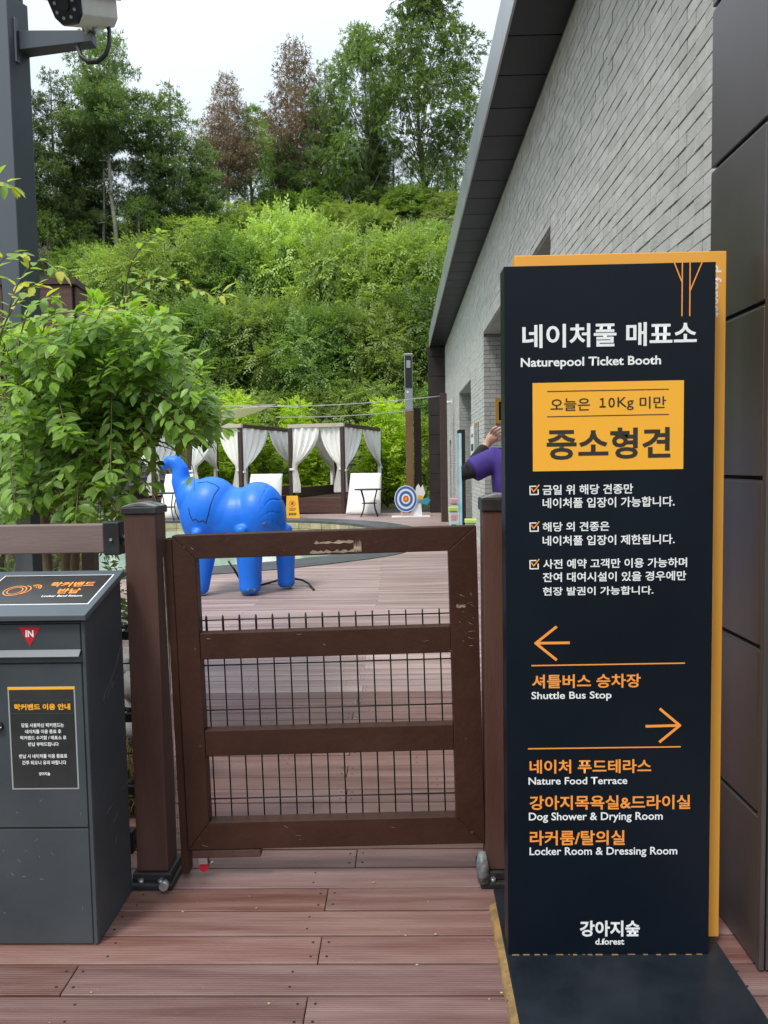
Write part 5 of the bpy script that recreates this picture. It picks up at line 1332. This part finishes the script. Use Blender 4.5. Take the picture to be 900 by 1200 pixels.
# yellow green saplings before the slate wall
sap = proto_broadleaf('x', 'sapling', 4, .85, M['leaf_bright'], M['stem'], 12, nclump=20, per=330, leaf=.15, k=7, slen=.28, crown0=.12, name='sapling', trunk_r=.03, wid=.5)
G4 = 'yellow green saplings behind the cabanas'
for i, (px, tp_, Y_, l, w) in enumerate(((283, 466, 25.9, 'yellow green sapling above the middle cabana\'s corner', 1), (347, 470, 25.9, 'yellow green sapling behind the orange tag', 1),
        (238, 492, 25.9, 'yellow green sapling left of the middle cabana', 1.2), (425, 500, 27.3, 'yellow green sapling behind the rightmost cabana roof', 1.1), (455, 470, 25.9, 'yellow green sapling right of the rightmost cabana', 1.1),
        (470, 505, 25.9, 'low yellow green sapling left of the lamp post', 1.6), (505, 490, 25.9, 'yellow green sapling right of the dark post', 1.2), (372, 520, 25.9, 'low sapling seen through the rightmost cabana', 1.7), (310, 520, 25.9, 'low sapling seen through the middle cabana', 1.6), (437, 528, 25.9, 'low sapling behind the round table', 1.6), (262, 525, 25.9, 'low sapling behind the elephant\'s neck', 1.5))):
    place(sap, px, 600, tp_, 4.05, l, G4, i == 0, Y=Y_, wide=w)
# ground cover on the slope
n_ = 90000
Xg = RNG.uniform(-24, 8, n_); Yg = 27.5+RNG.random(n_)**.8*37
Zg = np.array([hill_z(float(a), float(b)) for a, b in zip(Xg, Yg)])
D_ = unit(n_)*.8; D_[:, 2] = np.abs(D_[:, 2])+.4; N_ = unit(n_)
Tt = np.clip(.3+.5*RNG.random(n_)+.25*np.sin(Xg*.6+Yg*.3), 0, 1)
me = leaves_mesh('ground_cover', np.stack([Xg, Yg, Zg-.03], 1), D_, N_, RNG.uniform(.14, .3, n_), RNG.uniform(.06, .12, n_), Tt, M['leaf_mid'])
o = bpy.data.objects.new('ground_cover', me); COL.objects.link(o); o['kind'] = 'stuff'; tag(o, 'low green ground cover over the whole hillside', 'ground cover')

# ================================================================ FOREGROUND SHRUB AND BED
bed = MB(); n1, n2 = 40, 24
for j in range(n2+1):
    for i in range(n1+1):
        y = 2.88+2.0*j/n2; xr_ = -.335*y-.01; x = -7+(xr_+7)*i/n1; edge = min(1, (xr_-x)/.2+.0, (y-2.88)/.15, (4.88-y)/.15)
        bed.v.append((x, y, -.06+.1*max(0, edge)+.03*noise.noise(Vector((x*3, y*3, 0)))))
for j in range(n2):
    for i in range(n1): a = j*(n1+1)+i; bed.f.append((a, a+1, a+n1+2, a+n1+1)); bed.sm.append(True)
bed.build('planting_bed', M['soil'], None, kind='structure')
random.seed(31)
def rock(x, y, z, s_, label):
    rr = MB().ball((0, 0, 0), s_, 9, 6, (random.uniform(.9, 1.3), random.uniform(.8, 1.1), random.uniform(.55, .8)), .12)
    o = rr.build('rock', M['rock'], None); o.location = (x, y, z); o.rotation_euler = (random.random(), random.random(), random.random()*6); tag(o, label, 'rock', 'grey rocks piled behind the fence')
for i, (px, py, Y_, s_, l) in enumerate(((156, 775, 3.1, .075, 'dark rock on top of the pile between box and gate post'), (159, 800, 3.1, .09, 'dark rounded rock just below the topmost one'), (155, 828, 3.15, .1, 'pale rock in the middle of the pile'), (161, 850, 3.12, .08, 'small pale rock at the foot of the pile'), (150, 862, 3.25, .13, 'largest grey rock low in the pile behind the box'))):
    p = at(px, py, Y=Y_); rock(p.x, Y_, p.z, s_, l)
for i in range(0):
    x = random.uniform(-2.6, -1.05); rock(x, random.uniform(3.15, 3.35), random.uniform(.1, .5) if x < -1.1 else .2, random.uniform(.1, .18), 'grey rock in the pile hidden behind the return box')
n_ = 5000; Yg = RNG.uniform(2.9, 3.2, n_); Xg = -.345*Yg-RNG.random(n_)*.5; D_ = unit(n_)*.6; D_[:, 2] = 1
me = leaves_mesh('dry_grass', np.stack([Xg, Yg, RNG.uniform(-.02, .18, n_)], 1), D_, unit(n_), RNG.uniform(.05, .14, n_), RNG.uniform(.003, .008, n_), RNG.random(n_), M['drygrass'])
o = bpy.data.objects.new('dry_grass', me); COL.objects.link(o); o['kind'] = 'stuff'; tag(o, 'dry tan grass under the rocks behind the fence', 'grass')

sh = thing('leafy_shrub', 'large leafy green shrub arching over the fence rail at left', 'shrub', (at(75, 600, Y=4.0).x, 4.0, .0))
ox, oy = sh.location.x, sh.location.y
def W2(px, py, Y): v = at(px, py, Y=Y); return Vector((v.x-ox, v.y-oy, v.z))
stems = MB(); LP, LD, LN, LL_, LT = [], [], [], [], []
big = []
def add_leaf(p, d, n, ln, tint, pick=False):
    (big if pick else None)
    LP.append(tuple(p)); LD.append(tuple(d)); LN.append(tuple(n)); LL_.append(ln); LT.append(tint)
rs = random.Random(77)
def branch(pts, r0, leafstep=.05, ln=.075, tint=.5, start=.25, sub=2, m=None):
    # Catmull-Rom through control points, opposite drooping leaves
    P = [Vector(p) for p in pts]; path = []
    for i in range(len(P)-1):
        p0, p1, p2, p3 = P[max(i-1, 0)], P[i], P[i+1], P[min(i+2, len(P)-1)]
        for j in range(6):
            t = j/6; path.append(.5*((2*p1)+(p2-p0)*t+(2*p0-5*p1+4*p2-p3)*t*t+(3*p1-p0-3*p2+p3)*t**3))
    path.append(P[-1]); n = len(path)
    stems.tube(path, [max(.0014, r0*(1-.85*i/(n-1))) for i in range(n)], 6)
    tot = sum((path[i+1]-path[i]).length for i in range(n-1)); s_ = 0; nxt = tot*start; flip = 0
    for i in range(n-1):
        seg = path[i+1]-path[i]; L_ = seg.length
        while nxt < s_+L_:
            p = path[i]+seg*((nxt-s_)/L_); t = seg.normalized(); sdv = t.cross(Vector((0, 0, 1)))
            if sdv.length < .1: sdv = Vector((1, 0, 0))
            sdv.normalize(); sdv.rotate(Matrix.Rotation(rs.uniform(-.5, .5)+(1.57 if flip else 0)*.5, 3, t)); flip ^= 1
            for sg_ in (-1, 1):
                d = t*.55+sdv*sg_*.8+Vector((0, 0, -rs.uniform(-.12, .4)))+Vector((rs.uniform(-.2, .2),)*3)
                nn = Vector((rs.uniform(-.45, .45), rs.uniform(-.9, .1), 1)); pet = d.normalized()*.008
                add_leaf(p+pet, d, nn, ln*rs.uniform(.65, 1.2), tint+rs.uniform(-.25, .3))
            nxt += leafstep*rs.uniform(.7, 1.3)
        s_ += L_
    e = path[-1]; t = (path[-1]-path[-2]).normalized()
    for k in range(3): add_leaf(e, t+Vector((rs.uniform(-.6, .6), rs.uniform(-.6, .6), rs.uniform(-.5, .1))), Vector((0, -.2, 1)), ln*rs.uniform(.8, 1.1), tint+.2)
    return path
base = Vector((0, 0, -.05))
trunks = [[base, W2(77, 580, 4.0), W2(72, 545, 4.0), W2(55, 500, 3.95), W2(40, 470, 3.9)], [base+Vector((.05, 0, 0)), W2(80, 570, 4.1), W2(110, 530, 4.15), W2(128, 470, 4.1), W2(138, 405, 4.0)],
          [base-Vector((.06, 0, 0)), W2(50, 570, 4.2), W2(20, 500, 4.1), W2(0, 440, 4.0)], [base, W2(90, 600, 3.9), W2(130, 560, 3.8), W2(165, 520, 3.7)]]
for tr in trunks: stems.tube(bend(tr[0], tr[1], 3, .04, 1)[:-1]+tr[1:], [.03, .028, .026, .024, .02, .015, .01][:len(tr)+2], 8)
# signature arching branches read from the photo
B = lambda *q, Y=(4.0, 3.9), **kw: branch([W2(x, y, Y[0]+(Y[1]-Y[0])*i/(len(q)-1)) for i, (x, y) in enumerate(q)], **kw)
B((128, 470), (133, 420), (143, 370), (150, 320), (165, 290), (186, 274), Y=(4.05, 3.8), r0=.010, tint=.6, start=.2, leafstep=.06)
B((138, 405), (150, 350), (185, 325), (240, 342), (262, 345), Y=(4.0, 3.7), r0=.006, tint=.7, start=.3, leafstep=.05)
B((130, 460), (165, 425), (205, 412), (232, 420), Y=(4.0, 3.6), r0=.007, tint=.65, start=.1)
B((130, 480), (175, 455), (212, 448), (238, 462), Y=(4.0, 3.5), r0=.007, tint=.7, start=.1)
B((120, 520), (165, 500), (205, 488), (246, 500), Y=(4.0, 3.4), r0=.007, tint=.6, start=.1)
B((120, 550), (150, 530), (185, 522), (222, 540), (228, 575), Y=(3.9, 3.2), r0=.005, tint=.55, start=.2, leafstep=.07)
B((8, 385), (14, 350), (30, 318), (48, 305), (70, 318), Y=(3.4, 3.2), r0=.004, tint=.8, start=.2, leafstep=.05, ln=.07)
B((-10, 420), (10, 370), (30, 340), (45, 335), Y=(3.3, 3.1), r0=.005, tint=.8, start=.2, ln=.07)
B((20, 420), (30, 370), (45, 352), (62, 348), Y=(3.6, 3.4), r0=.004, tint=.7, start=.3)
B((-12, 330), (-2, 310), (14, 296), (26, 298), Y=(3.2, 3.1), r0=.003, tint=.8, start=.1, ln=.065)
B((-30, 330), (-24, 250), (-10, 212), (14, 218), Y=(3.2, 3.0), r0=.004, tint=.75, start=.5, ln=.07, leafstep=.035)
B((55, 480), (60, 430), (75, 395), (85, 378), Y=(3.9, 3.7), r0=.006, tint=.6, start=.3)
B((40, 490), (35, 440), (55, 375), (62, 357), Y=(3.8, 3.6), r0=.005, tint=.5, start=.1)
# body of the shrub: many arching branches into the photographed mass
def hull_top(px):   # upper outline of the mass in photo px
    pts = [(-40, 380), (0, 378), (40, 392), (70, 385), (100, 360), (125, 350), (150, 352), (180, 360), (195, 385), (210, 425), (235, 450), (255, 490)]
    for a, b in zip(pts[:-1], pts[1:]):
        if a[0] <= px <= b[0]: return a[1]+(b[1]-a[1])*(px-a[0])/(b[0]-a[0])
    return 500
def hull_bot(px): return 612 if px < 112 else (612-(px-112)*.6 if px < 150 else (589-(px-150)*1.75 if px < 185 else 524))
for i in range(330):
    px = rs.uniform(-40, 240); tpY = hull_top(px); bt = hull_bot(px)
    if bt < tpY+10: continue
    py = tpY+10+(bt-tpY-12)*rs.random()**1.15
    Y1_ = rs.uniform(3.15, 4.7); e = W2(px, py, Y1_)
    src = rs.choice(trunks); b0 = src[rs.randrange(1, len(src))]
    if (b0-e).length > 1.5: b0 = b0.lerp(e, .4)
    m1 = b0.lerp(e, .5)+Vector((0, 0, .06+rs.random()*.14))
    inner_shade = (py-tpY)/(bt-tpY)  # leaves lower in the mass get a darker tint, painted interior shade
    branch([b0, m1, e, e+(e-m1)*.2+Vector((0, 0, rs.uniform(-.06, .03)))], .004, .042, .076, .66-.32*inner_shade+rs.uniform(-.08, .08), .4)
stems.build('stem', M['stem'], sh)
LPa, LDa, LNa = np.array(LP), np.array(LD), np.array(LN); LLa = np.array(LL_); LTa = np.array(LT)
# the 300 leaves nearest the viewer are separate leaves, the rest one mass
inv = np.array([projxy((p[0]+ox, p[1]+oy, p[2])) for p in LPa])
ok_ = ~((inv[:, 0] > 172+RNG.random(len(inv))*14) & (inv[:, 1] > 508+RNG.random(len(inv))*12)) | ((abs(inv[:, 0]-212) < 14) & (abs(inv[:, 1]-565) < 18) & (RNG.random(len(inv)) < .8))
LPa, LDa, LNa, LLa, LTa = LPa[ok_], LDa[ok_], LNa[ok_], LLa[ok_], LTa[ok_]
inv = np.array([projxy((p[0]+ox, p[1]+oy, p[2])) for p in LPa]); vy = LPa[:, 1]+oy
score = vy/LLa + 100*((inv[:, 0] < 0) | (inv[:, 1] > 612))
order = np.argsort(score); pick = order[:300]; keep = order[300:]
def leaf_shape(P, D, Nn, Ln, T, name):   # pointed oval leaf, folded along the midrib, 8 tris
    D = D/np.linalg.norm(D, axis=1, keepdims=True); Sd = np.cross(D, Nn); Sd /= np.linalg.norm(Sd, axis=1, keepdims=True)+1e-9; Up = np.cross(Sd, D); N = len(P)
    prof = [(0, 0, 0), (.22, .19, .05), (.5, .24, .07), (.78, .14, .03), (1, 0, -.1)]
    V = []
    for (t, w, u) in prof: V.append(P+D*(t*Ln)[:, None]+Up*((-.10*t*t)*Ln)[:, None])
    mids = V; Lf = [P+D*(t*Ln)[:, None]+Sd*(w*Ln)[:, None]+Up*((u-.10*t*t)*Ln)[:, None] for t, w, u in prof[1:4]]; Rt = [P+D*(t*Ln)[:, None]-Sd*(w*Ln)[:, None]+Up*((u-.10*t*t)*Ln)[:, None] for t, w, u in prof[1:4]]
    A = np.stack(mids+Lf+Rt, 1)   # N,11,3 ; 0-4 mid, 5-7 L, 8-10 R
    tri = [(0, 1, 5), (1, 2, 6), (1, 6, 5), (2, 3, 7), (2, 7, 6), (3, 4, 7), (0, 8, 1), (1, 9, 2), (1, 8, 9), (2, 10, 3), (2, 9, 10), (3, 10, 4)]
    F = (np.arange(N)[:, None, None]*11+np.array(tri)[None]).reshape(-1).astype(np.int32)
    me = bpy.data.meshes.new(name); me.vertices.add(N*11); me.vertices.foreach_set('co', A.ravel()); me.loops.add(len(F)); me.loops.foreach_set('vertex_index', F)
    nf = len(F)//3; me.polygons.add(nf); me.polygons.foreach_set('loop_start', np.arange(nf, dtype=np.int32)*3); me.polygons.foreach_set('loop_total', np.full(nf, 3, np.int32))
    me.polygons.foreach_set('use_smooth', np.ones(nf, bool))
    a_ = me.attributes.new('tint', 'FLOAT', 'POINT'); a_.data.foreach_set('value', np.repeat(np.clip(T, 0, 1), 11).astype(np.float32)); me.materials.append(M['leaf_near']); me.update(); me.validate(); return me
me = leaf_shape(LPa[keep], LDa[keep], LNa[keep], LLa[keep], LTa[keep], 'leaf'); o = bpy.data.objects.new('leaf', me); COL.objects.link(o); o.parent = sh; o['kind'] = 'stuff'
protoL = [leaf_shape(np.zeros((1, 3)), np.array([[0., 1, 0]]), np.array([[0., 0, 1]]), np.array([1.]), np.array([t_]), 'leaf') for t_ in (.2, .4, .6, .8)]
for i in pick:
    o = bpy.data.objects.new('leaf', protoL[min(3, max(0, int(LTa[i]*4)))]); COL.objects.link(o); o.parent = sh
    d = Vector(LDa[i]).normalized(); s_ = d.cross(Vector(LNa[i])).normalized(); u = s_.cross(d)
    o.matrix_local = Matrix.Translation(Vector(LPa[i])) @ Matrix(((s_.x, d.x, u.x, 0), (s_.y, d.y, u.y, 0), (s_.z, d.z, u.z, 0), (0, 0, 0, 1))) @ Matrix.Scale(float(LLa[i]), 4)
print('leaves near', len(LPa), 'objects', len(bpy.data.objects))
# bush added behind it to darken the gaps between the leaves
hb_ = proto_bush('dense bush added to darken the background behind the foreground shrub', 1.85, 1.0, M['leaf_mid'], 41, nclump=26, per=560, leaf=.1, k=7, slen=.2, name='bush')
hb_.location = (at(0, 600, Y=5.9).x, 5.9, -.05)
print('tris', sum(len(o.data.loop_triangles) if False else len(o.data.polygons) for o in bpy.data.objects if o.type == 'MESH' and o.data.users == 1))
